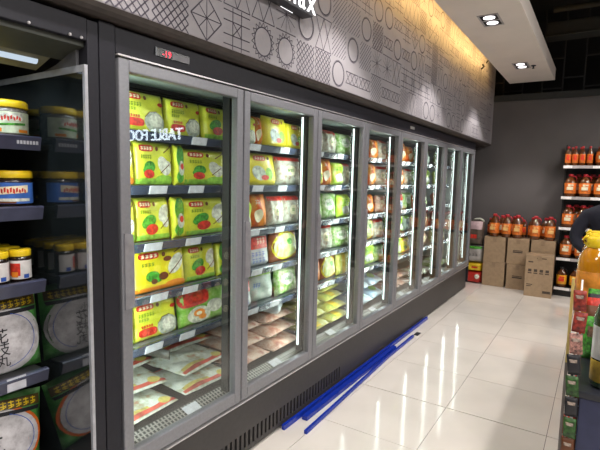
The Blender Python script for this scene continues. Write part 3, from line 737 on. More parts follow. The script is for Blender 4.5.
def banner(a0, a1, v0, v1, rr, sk): # illegible lettering: slanted strokes of uneven height
    out = []; rb = random.Random(4)
    for k in range(9):
        b0 = a0+(a1-a0)*(k+.05)/9; b1 = a0+(a1-a0)*(k+.72)/9; q = (v1-v0)*rb.uniform(.1, .35)
        out += [(b0, b1, v0+q*.6, v1-q*.5, rr, .004*(1 if k % 2 else -1))]
    return out
P1 = [('banner', M_WHITEP, [(-.7, .75, .42, .62, .0016, .006)]), ('lettering', M_RED, banner(-.6, .65, .45, .58, .0024, 0)),
      ('green_patch', M_GREEN, [(-1.2, -.75, .34, .62, .0017), (-.5, .9, .30, .36, .0018, .006)]), ('fruit', M_ORANGE, [(-.9, -.3, .14, .24, .0018), (.5, 1.1, .14, .22, .0018)])]
P2 = [('banner', M_CREAM, [(-.55, .8, .36, .56, .0016, .008)]), ('lettering', M_RED, banner(-.45, .7, .40, .54, .0024, 0)),
      ('wave', M_WHITEP, [(-1.2, -.7, .3, .6, .0017), (-.9, .9, .18, .26, .0018)]), ('nuts', M_BROWN, [(-.8, .2, .13, .18, .002)])]
P3 = [('picture', M_RED, [(-1.0, .0, .22, .60, .0016)]), ('picture_light', M_ORANGE, [(-.8, -.2, .18, .34, .0022)]), ('stripe', M_BLUEP, [(.3, .8, .14, .26, .002)])]
LB1 = mat('label_pale_green', (.62, .70, .50), .4, 0, .15, 30); LB2 = mat('label_blue', (.05, .16, .55), .4, 0, .15, 20); LB3 = mat('label_white', (.75, .73, .72), .4)
zs = [z+.0185 for z in CSZ]
jar('food_jar', .066, .132, M_GREYJ, LB1, P1, (-.338, .862, zs[0]), 'yellow lidded jar with green and white label on top chiller shelf', -.4)
jar('food_jar', .066, .132, M_GREYJ, LB1, P1, (-.338, .715, zs[0]), 'yellow lidded jar cut by left edge on top chiller shelf', -.4)
jar('food_jar', .066, .130, M_GREYJ, LB1, P1, (-.492, .862, zs[0]), 'yellow lidded jar in second row of top chiller shelf', -.4)
jar('food_jar', .072, .135, M_DARKJ, LB2, P2, (-.344, .866, zs[1]), 'dark jar with blue label on second chiller shelf', -.4)
jar('food_jar', .072, .135, M_DARKJ, LB2, P2, (-.344, .706, zs[1]), 'dark jar cut by left edge on second chiller shelf', -.4)
jar('food_jar', .072, .135, M_DARKJ, LB2, P2, (-.512, .866, zs[1]), 'dark jar in second row of second chiller shelf', -.4)
c = 0
for rx in range(4):
    for ry in range(3):
        jar('sauce_jar', .036, .122, M_DARKJ, LB3, P3, (-.306-.078*rx, .872-.079*ry, zs[2]),
            'small dark sauce jar, %s row, %s from right on third chiller shelf' % (ORD[rx], ORD[ry]), -.45, 'small sauce jars on the third chiller shelf')
# round cake packs
def cakepack(loc, w_, h_, ring_m, chars, label, topband, yaw=0, lean=.12, d=.07, roll=0):
    f = Film(w_, h_, d, 4, 41); body = f.body(blotch('cake_green_film', [(.03, .20, .04), (.10, .40, .08), (.30, .58, .25)], 9), 12, 10)
    o = link('food_pack', body); tag(o, label, 'food pack')
    o.matrix_world = Matrix.Translation(loc) @ Matrix.Rotation(PI/2+yaw, 4, 'Z') @ Matrix.Rotation(-lean, 4, 'X') @ Matrix.Rotation(roll, 4, 'Y')
    def part(nm, m, calls, par=o):
        mb = MB()
        for c_ in calls: getattr(f, c_[0])(mb, *c_[1:])
        return mb.obj(nm, m, par)
    part('ring', ring_m, [('ell', .5, .42, .49, .43, .002, 0, 28)])
    part('window', blotch('cake_window', [(.40, .38, .40), (.62, .60, .62), (.74, .73, .75)], 22), [('ell', .5, .42, .45, .395, .0035, 0, 28)])
    part('window_circle', M_BLUEP, [('line', .5+.39*math.cos(a), .42+.34*math.sin(a), .5+.39*math.cos(a+.19), .42+.34*math.sin(a+.19), .008, .004) for a in [k*.18 for k in range(-8, 9)]])
    part('top_band', mat('cake_band', (.10, .07, .02), .4), [('rect', .12, .80, .96, .93, .0035)])
    part('band_lettering', M_YEL, [('strokes', .16, .82, .92, .91, 9, .0048)])
    part('sub_band', M_INKB, [('rect', .22, .735, .94, .785, .0042, .02)])
    mb = MB()
    for ch_, (u, v, s_) in chars: f.text(mb, ch_, u, v, s_, .0058)
    mb.obj('lettering', M_INKB, o)
    return o
cakepack((-.335, .808, zs[3]), .285, .30, mat('ring_white', (.60, .62, .60), .4), [('小', (.40, .62, .040)), ('花', (.46, .49, .060)), ('枝', (.47, .33, .058)), ('丸', (.48, .18, .050))],
         'green pack with pale round window on fourth chiller shelf', None)
cakepack((-.335, .46, zs[3]), .30, .30, mat('ring_white', (.60, .62, .60), .4), [('小', (.40, .62, .040)), ('花', (.46, .49, .060)), ('枝', (.47, .33, .058)), ('丸', (.48, .18, .050))],
         'green round window pack beyond left edge on fourth shelf', None)
cakepack((-.300, .745, .400), .33, .29, mat('ring_orange', (.75, .16, .02), .4), [('云', (.36, .52, .075)), ('三', (.44, .38, .085)), ('鲜', (.48, .22, .075))],
         'green pack with orange ringed round window on chiller floor', None, 0, .22, .07, .16)

# ------------------------------------------------------------------ things on the floor
def strip(name, pts, wd, hh, label):
    mb = MB(); vs = []
    for i, p in enumerate(pts):
        a = Vector(pts[max(i-1, 0)]); b = Vector(pts[min(i+1, len(pts)-1)]); d_ = (b-a); nn = Vector((d_.y, -d_.x, 0)).normalized()*wd/2
        P = Vector(p)
        vs += [P-nn, P+nn, P+nn*.9+Vector((0, 0, hh)), P-nn*.9+Vector((0, 0, hh))]
    n = len(pts)
    mb.add(vs, [(i*4+k, i*4+(k+1) % 4, (i+1)*4+(k+1) % 4, (i+1)*4+k) for i in range(n-1) for k in range(4)]+[(3, 2, 1, 0), tuple(4*n-4+k for k in range(4))])
    tag(mb.obj(name, M_BLUE), label, 'plastic strip', 'blue strips along the freezer foot')
strip('blue_strip', [(-.010, 2.20, .001), (-.006, 3.3, .001), (-.004, 4.95, .001)], .022, .030, 'blue strip lying against the foot of the freezer')
strip('blue_strip', [(.036, 2.37, .001), (.036, 3.3, .001), (.032, 3.9, .001)], .038, .026, 'broad blue strip lying second from the freezer')
strip('blue_strip', [(.125, 2.24, .001), (.098, 2.95, .001), (.072, 3.65, .001), (.068, 4.3, .001)], .020, .022, 'thin blue strip slanting out over the floor tiles')
tag(MB().box(-.022, .022, -.045, .045, .0005, .010).obj('plastic_scrap', M_INKB, None, (.075, 4.40, 0), bevel=.004), 'small dark scrap on tiles beside the blue strips', 'scrap')

# cartons by the back wall
def carton(loc, w_, d_, h_, label, prints, yaw=0):
    t = MB().box(-w_/2, w_/2, -d_/2, d_/2, 0, h_).obj('cardboard_carton', M_CARD, None, loc, bevel=.004); t.rotation_euler = (0, 0, yaw); tag(t, label, 'carton', 'cartons by the back wall')
    MB().box(-w_/2+.002, w_/2-.002, -.028, .028, h_, h_+.001).obj('tape', M_TAPE, t)
    MB().box(-.026, .026, -d_/2-.0015, -d_/2, h_-.075, h_-.002).obj('tape_end', M_TAPE, t)
    if prints:
        for (a, b, c_, e) in prints: MB().box(a*w_/2, b*w_/2, -d_/2-.0014, -d_/2-.0006, c_*h_, e*h_).obj('print', M_CARDINK, t)
    return t
pr2 = [(-.45, .45, .45, .50), (-.45, .45, .52, .55), (-.12, -.04, .84, .94), (.02, .10, .84, .94)]
carton((.262, 7.32, 0), .300, .30, .350, 'plain brown carton, bottom left of the stack', None)
carton((.258, 7.32, .352), .290, .30, .372, 'plain brown carton, top left of the stack', None)
carton((.585, 7.30, 0), .285, .30, .355, 'printed brown carton, bottom middle of the stack', pr2)
carton((.570, 7.32, .357), .280, .30, .368, 'printed brown carton, top middle of the stack', pr2)
carton((.884, 7.33, 0), .300, .30, .560, 'tall carton hidden behind the standing carton', None)
carton((.884, 7.33, .562), .300, .30, .165, 'low printed carton, top right of the stack', pr2[2:])
sq = []
for k in range(4):
    a = -.78+k*.42
    sq += [(a, a+.24, .600, .665), (a-.02, a+.26, .555, .580)]
sq += [(-.80, -.45, .82, .85), (-.2, .5, .92, .94), (.35, .92, .10, .16), (-.85, -.4, .28, .30), (-.85, -.5, .24, .26)]
carton((.880, 6.98, 0), .330, .25, .560, 'standing carton with four dark squares, in front of the stack', sq, .03)

# oil bottles
M_OIL = mat('oil_amber', (.11, .032, .006), .12, 0, .1, 8, coat=.8)
M_OILG = mat('oil_golden', (.58, .23, .008), .12, 0, .08, 8, coat=.8, )
M_CAPR = mat('cap_red', (.50, .02, .03), .35)
M_LABO = mat('label_orange', (.90, .19, .025), .4, 0, .2, 25)
M_LABR = mat('label_red', (.80, .05, .02), .4)
M_GBOT = mat('bottle_green', (.012, .035, .012), .08, 0, .1, 10, coat=.9)
def bottle_set(key, wdt, h, oil, cap_m, lab_m, patch_m):
    r = wdt/2*.87
    b = MB().lathe([(r*.9, 0), (r, .012), (r, h*.30), (r*.95, h*.34), (r, h*.38), (r, h*.60), (r*.86, h*.72), (r*.50, h*.82), (r*.34, h*.86), (r*.34, h*.91)], 20, sq=.35).mesh('oil_bottle', oil)
    c = MB().lathe([(r*.42, h*.895), (r*.44, h*.90), (r*.44, h*.975), (r*.36, h)], 14).mesh('cap', cap_m)
    l = MB().lathe([(r*1.012, h*.15), (r*1.02, h*.155), (r*1.02, h*.60), (r*1.012, h*.605)], 20, sq=.35).mesh('label', lab_m)
    pm = MB(); y = -r*1.16
    for (a, q, e, f) in ((-.55, .55, .30, .44), (-.35, .1, .46, .55), (.2, .6, .48, .54)):
        pm.box(a*r, q*r, y-.001, y+.012, e*h, f*h)
    p = pm.mesh('label_print', patch_m)
    hm = MB().tube([(r*.30, 0, h*.90), (r*.75, 0, h*.90), (r*1.0, 0, h*.82), (r*.95, 0, h*.70)], r*.12, 8).mesh('handle', cap_m)
    return b, c, l, p, hm
SETS = {'big': bottle_set('big', .150, .330, M_OIL, M_CAPR, M_LABO, mat('label_cream', (.95, .55, .20), .4)), 'small': bottle_set('small', .078, .255, M_OIL, M_CAPR, M_LABO, M_LABR),
        'gold': bottle_set('gold', .140, .270, M_OIL, mat('cap_black', (.02, .02, .02), .4), mat('label_gold', (.85, .40, .02), .4, 0, .1, 20), M_LABR),
        'mid': bottle_set('mid', .155, .300, M_OIL, M_CAPR, M_LABO, M_CREAM)}
def bottle(kd, loc, label, group, yaw=0, handle=True):
    b, c, l, p, hm = SETS[kd]
    o = link('oil_bottle', b, None, loc, (0, 0, yaw)); tag(o, label, 'bottle', group)
    link('cap', c, o); lb = link('label', l, o); link('label_print', p, lb)
    if handle: link('handle', hm, o)
    return o
for i, (x, dy) in enumerate(((.226, 0), (.393, .0), (.535, .0), (.765, 0), (.948, 0))):
    bottle('big', (x, 7.255+dy, .727+(.001)), 'red capped oil bottle, %s from left in front row on cartons' % ORD[i], 'oil bottles on the cartons', .1*(i-2))
for i, x in enumerate((.15, .31, .475, .600, .722, .885)):
    bottle('small' if i in (0, 3) else 'mid', (x if i != 0 else .142, 7.405 if i else 7.38, .729), 'oil bottle, %s from left in rear row on cartons' % ORD[i], 'oil bottles on the cartons')

# rice and snack bags between freezer and wall
def bag(loc, w_, d_, h_, m, label, strips, lean=0):
    f = Film(w_, h_, d_, 6, int(loc[2]*100)+3); o = link('packed_bag', f.body(m, 10, 8)); o.location = (loc[0], loc[1], loc[2]); tag(o, label, 'bag', 'bags between freezer and back wall')
    for nm, mm, calls in strips:
        mb = MB()
        for c_ in calls: getattr(f, c_[0])(mb, *c_[1:])
        mb.obj(nm, mm, o)
    return o
bag((-.045, 7.28, 0), .28, .22, .18, mat('bag_red', (.50, .03, .02), .4, bump=.2), 'red bag on the floor between freezer and cartons', [('label', M_WHITEP, [('ell', .8, .6, .12, .2, .004)])])
bag((-.045, 7.28, .182), .28, .22, .125, mat('bag_yellow', (.75, .50, .02), .4, bump=.2), 'yellow bag lying on the red bag', [('print', M_RED, [('rect', .5, .4, .8, .6, .004)])])
bag((-.045, 7.28, .309), .27, .20, .255, mat('bag_grey', (.40, .38, .36), .4, bump=.2), 'grey white bag standing on the yellow bag', [('print', M_GREEN, [('rect', .05, .84, .95, .97, .004)]), ('lettering', M_INKB, [('strokes', .3, .4, .8, .55, 3, .006)])])
tb = bag((-.055, 7.28, .566), .27, .20, .375, mat('bag_brown', (.12, .09, .07), .4, 0, .2, 15, bump=.3), 'brown bag with pale carrying strap on top of the bags', [('top', mat('bag_top_pink', (.50, .36, .38), .4), [('rect', .05, .66, .95, .97, .004)]), ('print', M_RED, [('rect', .3, .3, .7, .45, .004)])])
MB().tube([(-.02, -.03, .38), (.02, -.05, .40), (.08, -.06, .41), (.12, -.05, .39), (.13, -.03, .37)], .012, 8).obj('strap', M_WHITEP, tb)

# shelf rack by the back wall
rk = thing('shelf_rack', 'black shelf rack of oil bottles against the back wall', 'shelf rack', (0, 0, 0))
M_RACK = mat('rack_black', (.012, .012, .014), .5)
RX0, RX1, RY = 1.055, 2.35, 7.10
MB().box(RX0, RX1, 7.44, 7.47, 0, 2.0).obj('back_panel', M_RACK, rk)
for x in (RX0, RX1-.03): MB().box(x, x+.02, 7.40, 7.44, 0, 2.05).obj('upright', M_RACK, rk)
RZ = [1.733, 1.325, .915, .503, .10]
for i, z in enumerate(RZ):
    s = MB().box(RX0, RX1, RY, 7.44, z, z+.022).obj('shelf', M_RACK, rk)
    MB().box(RX0, RX1, RY-.012, RY, z-.012, z+.026).obj('price_rail', mat('rack_rail', (.40, .37, .37), .4), s)
    for q in range(3): MB().box(RX0+.005+.33*q, RX0+.105+.33*q+.02*i, RY-.015, RY-.012, z-.010, z+.024).obj('price_tag', mat('rack_tag', (.85, .82, .82), .5), s)
MB().box(RX0, RX1, RY+.03, 7.44, 0, .10).obj('plinth', M_RACK, rk)
G = 'oil bottles on the shelf rack'
for k in range(4): bottle('small', (1.098+.083*k, 7.17, RZ[0]+.0225), 'slim oil bottle, %s from left on top rack shelf' % ORD[k], G, 0, False)
for k in range(3): bottle('mid', (1.48+.168*k, 7.19, RZ[0]+.0225), 'wide oil bottle, %s after the slim ones on top rack shelf' % ORD[k], G)
for k in range(5): bottle('mid', (1.150+.168*k, 7.19, RZ[1]+.0225), 'oil bottle, %s from left on second rack shelf' % ORD[k], G)
for i in (1, 2, 3):
    for k in range(4): bottle('mid', (1.232+.170*k, 7.356, RZ[i]+.0225), 'oil bottle, %s from left in back row of %s rack shelf' % (ORD[k], ORD[i]), G)
for k in range(7): bottle('small', (1.14+.10*k, 7.33, RZ[0]+.0225), 'slim oil bottle, %s from left in back row of top rack shelf' % ORD[k], G, 0, False)
for k in range(4): bottle('mid', (1.15+.172*k, 7.19, RZ[2]+.0225), 'oil bottle, %s from left on third rack shelf' % ORD[k], G)
for k in range(4): bottle('mid', (1.155+.172*k, 7.19, RZ[3]+.0225), 'oil bottle, %s from left on fourth rack shelf' % ORD[k], G)
for k in range(4): bottle('gold', (1.135+.155*k, 7.19, RZ[4]+.0225), 'dark bottle with golden label, %s from left on lowest rack shelf' % ORD[k], G)

# ------------------------------------------------------------------ gondola on the right
gd = thing('gondola_shelf', 'navy ended shop gondola with packets along the aisle', 'gondola', (0, 0, 0))
GX, GY0, GY1, GT = 1.448, 1.60, 4.6, .905
MB().box(1.486, 2.25, 1.58, 1.60, .0, .885).obj('end_panel', M_NAVY, gd, bevel=.003)
MB().box(1.60, 2.15, GY0, GY1, 0, .885).obj('core', M_RACK, gd)
MB().box(1.474, 2.26, 1.575, GY1, .885, GT).obj('top', mat('deck_black', (.02, .022, .03), .3), gd, bevel=.004)
GZ = [.10, .36, .62]
for i, z in enumerate(GZ):
    s = MB().box(GX, 2.25, GY0+.01, GY1, z, z+.02).obj('shelf', M_RACK, gd)
    MB().box(GX-.006, GX, GY0+.01, GY1, z-.012, z+.024).obj('price_rail', mat('gondola_rail', (.42, .42, .40), .4), s)
MB().box(1.441, 1.449, 1.590, 1.602, .98, 1.24).obj('corner_post', mat('post_yellow', (.62, .48, .16), .5), gd)
MB().box(1.441, 1.449, 1.590, 1.602, 0, .98).obj('corner_post', mat('post_white', (.16, .14, .13), .4), gd)
M_WIRE = mat('wire_white', (.62, .62, .60), .4, .3)
for k in range(10): MB().tube([(1.446, 1.592, .03+.09*k), (1.486, 1.586, .045+.09*k)], .0018, 5).obj('wire', M_WIRE, gd)
for k in range(2): MB().tube([(1.458+.014*k, 1.588, .02), (1.458+.014*k, 1.588, .88)], .0018, 5).obj('wire', M_WIRE, gd)
pk = Film(.105, .17, .04, 5, 50)
PCOL = [('black', M_INKB), ('red', M_RED), ('green', M_GREEN), ('white', M_WHITEP), ('brown', M_BROWN), ('pink', mat('print_pink', (.6, .28, .25), .4))]
pms = [(nm, pk.body(m, 5, 5)) for nm, m in PCOL]
mb = MB(); pk.ell(mb, .5, .62, .34, .2, .003); pkl = mb.mesh('label', M_CREAM)
mb = MB(); pk.rect(mb, .15, .55, .85, .80, .003); pkd = mb.mesh('label', mat('packet_label_dark', (.20, .12, .08), .4, 0, .5, 60))
rn = random.Random(12)
for i in range(3):
    for k in range(24):
        q = rn.randrange(6)
        if k == 0: q = (4, 5, 1)[i]
        nm, me = pms[q]
        o = link('snack_packet', me, None, (GX+.018+rn.uniform(0, .006), 1.672+k*.118, GZ[i]+.0205), (0, 0, -PI/2)); o.scale = (1, 1, .95+.3*rn.random())
        tag(o, '%s snack packet, %s on %s gondola shelf' % (nm, 'nearest' if k == 0 else ('%s from near end' % (ORD[k] if k < 20 else ORD[k-20]+' after twentieth')), ['bottom', 'middle', 'upper'][i]), 'packet', 'packets on the %s gondola shelf' % ['bottom', 'middle', 'upper'][i])
        link('label', pkl, o)
tag(MB().box(-.015, .015, -.02, .02, 0, .05).obj('orange_tag', M_ORANGE, None, (1.425, 2.99, .0005), bevel=.004), 'small orange tag at the foot of the gondola', 'tag')

# big oil jugs with yellow caps on the gondola top
jr = .066
jb = MB().lathe([(jr*.92, 0), (jr, .014), (jr, .10), (jr*.93, .115), (jr, .13), (jr, .255), (jr*.92, .290), (jr*.66, .318), (jr*.48, .328), (jr*.48, .345)], 24, sq=.30).mesh('oil_jug', M_OILG)
jc = MB().lathe([(.036, .328), (.038, .332), (.038, .368), (.032, .376)], 22).mesh('cap', M_YEL)
jh = MB().tube([(-.032, 0, .340), (-.044, 0, .346), (-.050, 0, .362), (-.042, 0, .374), (-.030, 0, .378)], .006, 8).tube([(.032, 0, .340), (.044, 0, .346), (.050, 0, .362), (.042, 0, .374), (.030, 0, .378)], .006, 8).mesh('handle', M_YEL)
jl = MB().lathe([(jr*1.012, .065), (jr*1.02, .066), (jr*1.02, .22), (jr*1.012, .221)], 24, sq=.30).mesh('label', mat('jug_label', (.70, .24, .03), .35, 0, .3, 18))
jp = MB().box(.0, .05, -jr*1.16, -jr*1.08, .10, .14).mesh('label_print', mat('jug_print', (.72, .62, .68), .4))
for i, (x, y) in enumerate(((1.494, 2.50), (1.640, 2.495), (1.79, 2.50), (1.500, 2.66), (1.65, 2.66), (1.500, 2.82), (1.65, 2.82))):
    o = link('oil_jug', jb, None, (x, y, GT+.0005), (0, 0, .15))
    tag(o, 'golden oil jug with yellow handle cap, %s on gondola top' % ['near left corner', 'second in near row', 'third in near row', 'left of second row', 'right of second row', 'left of third row', 'right of third row'][i], 'oil jug', 'oil jugs on the gondola top')
    link('cap', jc, o); link('handle', jh, o); lb = link('label', jl, o); link('label_print', jp, lb)
# dark green bottles at the near end of the gondola top
gr_ = .042
gb = MB().lathe([(gr_*.9, 0), (gr_, .01), (gr_, .215), (gr_*.8, .25), (gr_*.38, .275), (gr_*.34, .32)], 20).mesh('glass_bottle', M_GBOT)
gc = MB().lathe([(gr_*.40, .305), (gr_*.40, .345), (gr_*.34, .350)], 14).mesh('cap', M_INKB)
gls = []
for nm, m in (('white', mat('gb_label_white', (.55, .57, .60), .4, 0, .12, 15)), ('red', mat('gb_label_red', (.42, .04, .04), .4, 0, .3, 25)), ('olive', mat('gb_label_olive', (.35, .33, .05), .4, 0, .2, 20))):
    gls.append(MB().lathe([(gr_*1.01, .09), (gr_*1.02, .091), (gr_*1.02, .19), (gr_*1.01, .191)], 20).mesh('label', m))
gf = MB().lathe([(gr_*1.01, .02), (gr_*1.02, .021), (gr_*1.02, .085), (gr_*1.01, .086)], 20).mesh('lower_label', mat('gb_lower', (.30, .20, .02), .4, 0, .3, 20))
for i, (x, y, q) in enumerate(((1.548, 1.66, 0), (1.645, 1.66, 0), (1.600, 1.80, 1), (1.70, 1.80, 2), (1.60, 1.93, 1), (1.70, 1.93, 0))):
    o = link('glass_bottle', gb, None, (x, y, GT+.0005)); tag(o, 'dark green bottle with %s label, %s on gondola top' % (['white', 'red', 'olive'][q], ['near left', 'near right', 'middle left', 'middle right', 'rear left', 'rear right'][i]), 'bottle', 'green bottles on the gondola top')
    link('cap', gc, o); link('label', gls[q], o); link('lower_label', gf, o)
for i, (x, y, q, h) in enumerate(((1.512, 1.90, 2, .9), (1.514, 2.00, 4, 1.0), (1.514, 2.10, 1, 1.05), (1.514, 2.22, 0, 1.0), (1.514, 2.33, 2, 1.0))):
    nm, me = pms[q]
    o = link('snack_packet', me, None, (x, y, GT+.0005), (0, 0, .1)); o.scale = (.62, .9, h)
    tag(o, '%s packet, %s from near end of gondola top' % (nm, ORD[i]), 'packet', 'packets on the gondola top'); link('label', pkd, o)
# strip of hanging sachets on the corner post
sk_ = Film(.034, .062, .010, 4, 61); scol = [M_INKB, M_BROWN, mat('sachet_pink', (.36, .18, .15), .5, 0, .5, 120), mat('sachet_red', (.26, .03, .02), .5, 0, .4, 90), mat('sachet_grey', (.22, .21, .19), .5, 0, .5, 120), mat('sachet_green', (.03, .09, .02), .5, 0, .4, 90)]
snm = ['black', 'brown', 'pink', 'red', 'grey', 'green']
sms = [sk_.body(m, 5, 5) for m in scol]; mb = MB(); sk_.rect(mb, .2, .62, .8, .78, .001); skl = mb.mesh('label', mat('sachet_label', (.30, .24, .20), .4, 0, .5, 120))
rn = random.Random(33)
for k in range(18):
    q = rn.randrange(6)
    o = link('hanging_sachet', sms[q], None, (1.468, 1.576-.004*(k % 2), .035+k*.0655), (rn.uniform(-.06, .06), rn.uniform(-.12, .12), rn.uniform(-.2, .2)))
    tag(o, '%s sachet hanging on gondola corner, %s from the floor' % (snm[q], ORD[k]), 'sachet', 'sachets hanging on the gondola corner'); link('label', skl, o)
MB().tube([(1.468, 1.586, .0), (1.468, 1.586, 1.24)], .003, 6).obj('hanging_strip', M_WIRE, gd)

# spotlight added out of view to brighten the bottle rack and cartons
tk = thing('added_rack_spot', 'added black spotlight out of view, brightening the bottle rack', 'spotlight', (2.3, 5.6, 3.3))
MB().lathe([(.045, -.14), (.050, -.13), (.050, .02), (.03, .05)], 18).obj('can', M_BLACK, tk)
MB().lathe([(.040, -.143), (.040, -.1405)], 18).obj('lens', emission('added_rack_lens', (1, .93, .85), 6), tk)
MB().box(-.008, .008, -.008, .008, .05, .70).obj('stem', M_BLACK, tk)
l = bpy.data.lights.new('added_rack_beam', 'SPOT'); l.energy = 120; l.spot_size = math.radians(70); l.spot_blend = .9; l.color = (1, .92, .84); l.shadow_soft_size = .06
lo = bpy.data.objects.new('added_rack_beam', l); COL.objects.link(lo); lo.parent = tk; lo.location = (0, 0, -.16)
lo.rotation_euler = (Vector((1.1, 7.2, 1.0))-Vector((2.3, 5.6, 3.14))).to_track_quat('-Z', 'Y').to_euler()

# ------------------------------------------------------------------ person in navy behind the gondola
def person():
    me = bpy.data.meshes.new('person'); bm = bmesh.new(); L = bm.verts.layers.skin.verify()
    J = {'pel': (1.70, 6.45, .86, .15, .12), 'sp': (1.68, 6.43, 1.02, .155, .12), 'ch': (1.66, 6.40, 1.18, .18, .13), 'up': (1.68, 6.38, 1.27, .15, .11), 'nk': (1.74, 6.37, 1.33, .058, .058), 'hb': (1.79, 6.36, 1.40, .075, .085),
         'hd': (1.81, 6.35, 1.47, .085, .100), 'ht': (1.82, 6.35, 1.535, .060, .070),
         'ls': (1.475, 6.40, 1.19, .085, .085), 'lu': (1.395, 6.39, 1.06, .078, .078), 'le': (1.375, 6.36, .93, .062, .062), 'lw': (1.53, 6.22, .80, .036, .032), 'lh': (1.57, 6.14, .79, .036, .024),
         'rs': (1.86, 6.38, 1.22, .085, .085), 're': (1.97, 6.34, .97, .058, .058), 'rw': (1.95, 6.14, .86, .035, .032), 'rh': (1.93, 6.06, .86, .036, .024),
         'lhip': (1.61, 6.46, .80, .105, .105), 'lk': (1.60, 6.46, .45, .070, .070), 'la': (1.60, 6.48, .09, .046, .046), 'lt': (1.60, 6.34, .045, .045, .035),
         'rhip': (1.79, 6.46, .80, .105, .105), 'rk': (1.81, 6.45, .45, .070, .070), 'ra': (1.82, 6.48, .09, .046, .046), 'rt': (1.82, 6.34, .045, .045, .035)}
    E = [('pel', 'sp'), ('sp', 'ch'), ('ch', 'up'), ('up', 'nk'), ('nk', 'hb'), ('hb', 'hd'), ('hd', 'ht'), ('ch', 'ls'), ('ls', 'lu'), ('lu', 'le'), ('le', 'lw'), ('lw', 'lh'), ('ch', 'rs'), ('rs', 're'), ('re', 'rw'), ('rw', 'rh'),
         ('pel', 'lhip'), ('lhip', 'lk'), ('lk', 'la'), ('la', 'lt'), ('pel', 'rhip'), ('rhip', 'rk'), ('rk', 'ra'), ('ra', 'rt')]
    for s, wx in (('l', 'lh'), ('r', 'rh')):                      # five fingers on each hand
        h = Vector(J[wx][:3]); sg = 1 if s == 'l' else -1
        for q, (dx, ln) in enumerate(((-.030, .060), (-.010, .072), (.010, .068), (.028, .054))):
            a, b = '%sf%da' % (s, q), '%sf%db' % (s, q)
            J[a] = (h.x+dx, h.y-.045, h.z-.006, .0095, .0095); J[b] = (h.x+dx*1.1, h.y-.045-ln*.7, h.z-.030, .008, .008); E += [(wx, a), (a, b)]
        J[s+'ta'] = (h.x+.045*sg, h.y-.005, h.z-.004, .0105, .0105); J[s+'tb'] = (h.x+.055*sg, h.y-.045, h.z-.018, .009, .009); E += [(wx, s+'ta'), (s+'ta', s+'tb')]
    V = {}
    J = {k: (p[0]-.075, p[1]-.75, *p[2:]) for k, p in J.items()}
    for k, p in J.items(): V[k] = bm.verts.new(p[:3]); V[k][L].radius = (p[3], p[4])
    V['pel'][L].use_root = True
    for a, b in E: bm.edges.new((V[a], V[b]))
    bm.to_mesh(me); bm.free()
    o = bpy.data.objects.new('person_cage', me); COL.objects.link(o)
    o.modifiers.new('skin', 'SKIN').use_smooth_shade = True
    sb = o.modifiers.new('sub', 'SUBSURF'); sb.levels = 2; sb.render_levels = 2
    dg = bpy.context.evaluated_depsgraph_get(); m2 = bpy.data.meshes.new_from_object(o.evaluated_get(dg)); bpy.data.objects.remove(o)
    m2.name = 'person'; m2.materials.clear()
    for m in (mat('shirt_navy', (.006, .007, .018), .85, 0, .1, 60), mat('trousers_dark', (.02, .02, .024), .85), mat('skin', (.45, .27, .19), .55), mat('shoe', (.03, .03, .03), .5)): m2.materials.append(m)
    for p in m2.polygons:
        c_ = p.center; i = 0
        if c_.z < .84 and c_.y > 5.50 and 1.405 < c_.x < 1.855: i = 1
        if c_.z < .07: i = 3
        if c_.z > 1.335: i = 2
        if c_.y < 5.45 and c_.z > .7: i = 2
        p.material_index = i; p.use_smooth = True
    po = bpy.data.objects.new('person', m2); COL.objects.link(po)
    tag(po, 'person in dark navy shirt leaning aside behind the gondola', 'person')
    hm = MB(); vs = []; n = 18; rows_ = 8
    for j in range(rows_+1):
        th = PI*.62*j/rows_
        for k in range(n):
            a = 2*PI*k/n; vs.append((1.740+.098*math.sin(th)*math.cos(a), 5.615+.112*math.sin(th)*math.sin(a), 1.485+.118*math.cos(th)))
    hm.add(vs, [(j*n+k, j*n+(k+1) % n, (j+1)*n+(k+1) % n, (j+1)*n+k) for j in range(rows_) for k in range(n)
                if not (j > 3 and math.sin(2*PI*(k+.5)/n) < -.35)], True)
    h_ = hm.obj('hair', mat('hair_black', (.008, .007, .007), .5), po)
    sd = h_.modifiers.new('solid', 'SOLIDIFY'); sd.thickness = .012
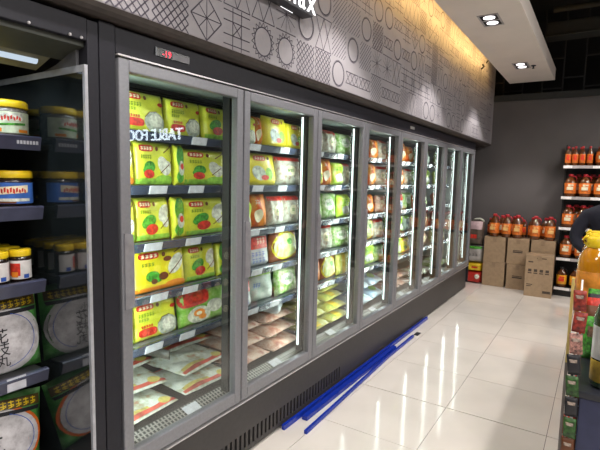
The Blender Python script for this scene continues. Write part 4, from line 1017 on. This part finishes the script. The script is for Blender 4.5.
    for s in (-1, 1): MB().lathe([(.001, -.008), (.009, -.004), (.009, .004), (.001, .008)], 10).obj('eye', M_WHITEP, po, (1.737+s*.032, 5.512, 1.470))
    MB().lathe([(.012, -.02), (.014, -.005), (.004, .022)], 10).obj('nose', MATS['skin'], po, (1.737, 5.500, 1.445))
    MB().box(-.022, .022, -.004, .006, -.004, .004).obj('mouth', mat('lips', (.35, .12, .10), .5), po, (1.731, 5.518, 1.412), bevel=.002)
person()

# ------------------------------------------------------------------ the rest of the shop, out of the frame
for i, (x, y) in enumerate(((2.6, -1.6), (2.6, 1.2), (2.6, 4.2), (4.6, -.6), (4.6, 2.6), (4.6, 5.6))):  # luminaires added outside the view to supply ambient store light
    t = thing('added_luminaire', 'added white ceiling luminaire out of view for ambient light, number %s from the front' % ORD[i], 'luminaire', (x, y, 3.3), 'added ceiling luminaires out of view')
    MB().box(-.09, .09, -.75, .75, 0, .06).obj('housing', M_WHITE, t)
    MB().box(-.075, .075, -.73, .73, -.012, 0).obj('diffuser', emission('added_luminaire_glow_%d' % i, (1, .93, .86), 3), t)
    for s in (-.6, .6): MB().box(-.004, .004, s-.004, s+.004, .06, .70).obj('hanger', M_VOID2, t)
    l = area('added_luminaire_light', (0, 0, -.02), (0, 0, 0), .16, 1.46, STORE_W, (1, .95, .90)); l.parent = t
# lit lettering hung over the next aisle; the first freezer door mirrors it
sn = thing('hanging_sign', 'dark hanging sign with lit white letters over next aisle', 'sign', (2.72, 4.0, 1.92))
MB().box(-.06, 1.55, .015, .05, -.05, .26).obj('board', mat('board_dark', (.02, .02, .025), .5), sn)
tv, tf = text_data('TABLE FOOD', .205, .006, 1.0, .001)
mn = min(v[0] for v in tv); wdt = max(v[0] for v in tv)-mn
MB().add([((v[0]-mn)*1.20/wdt+.05, .008-v[2], .095+v[1]) for v in tv], tf).obj('lettering', emission('table_letters', (.80, .90, 1), 8), sn)
for x in (.1, 1.4): MB().box(x, x+.012, .028, .04, .26, 2.0).obj('hanger', M_VOID2, sn)
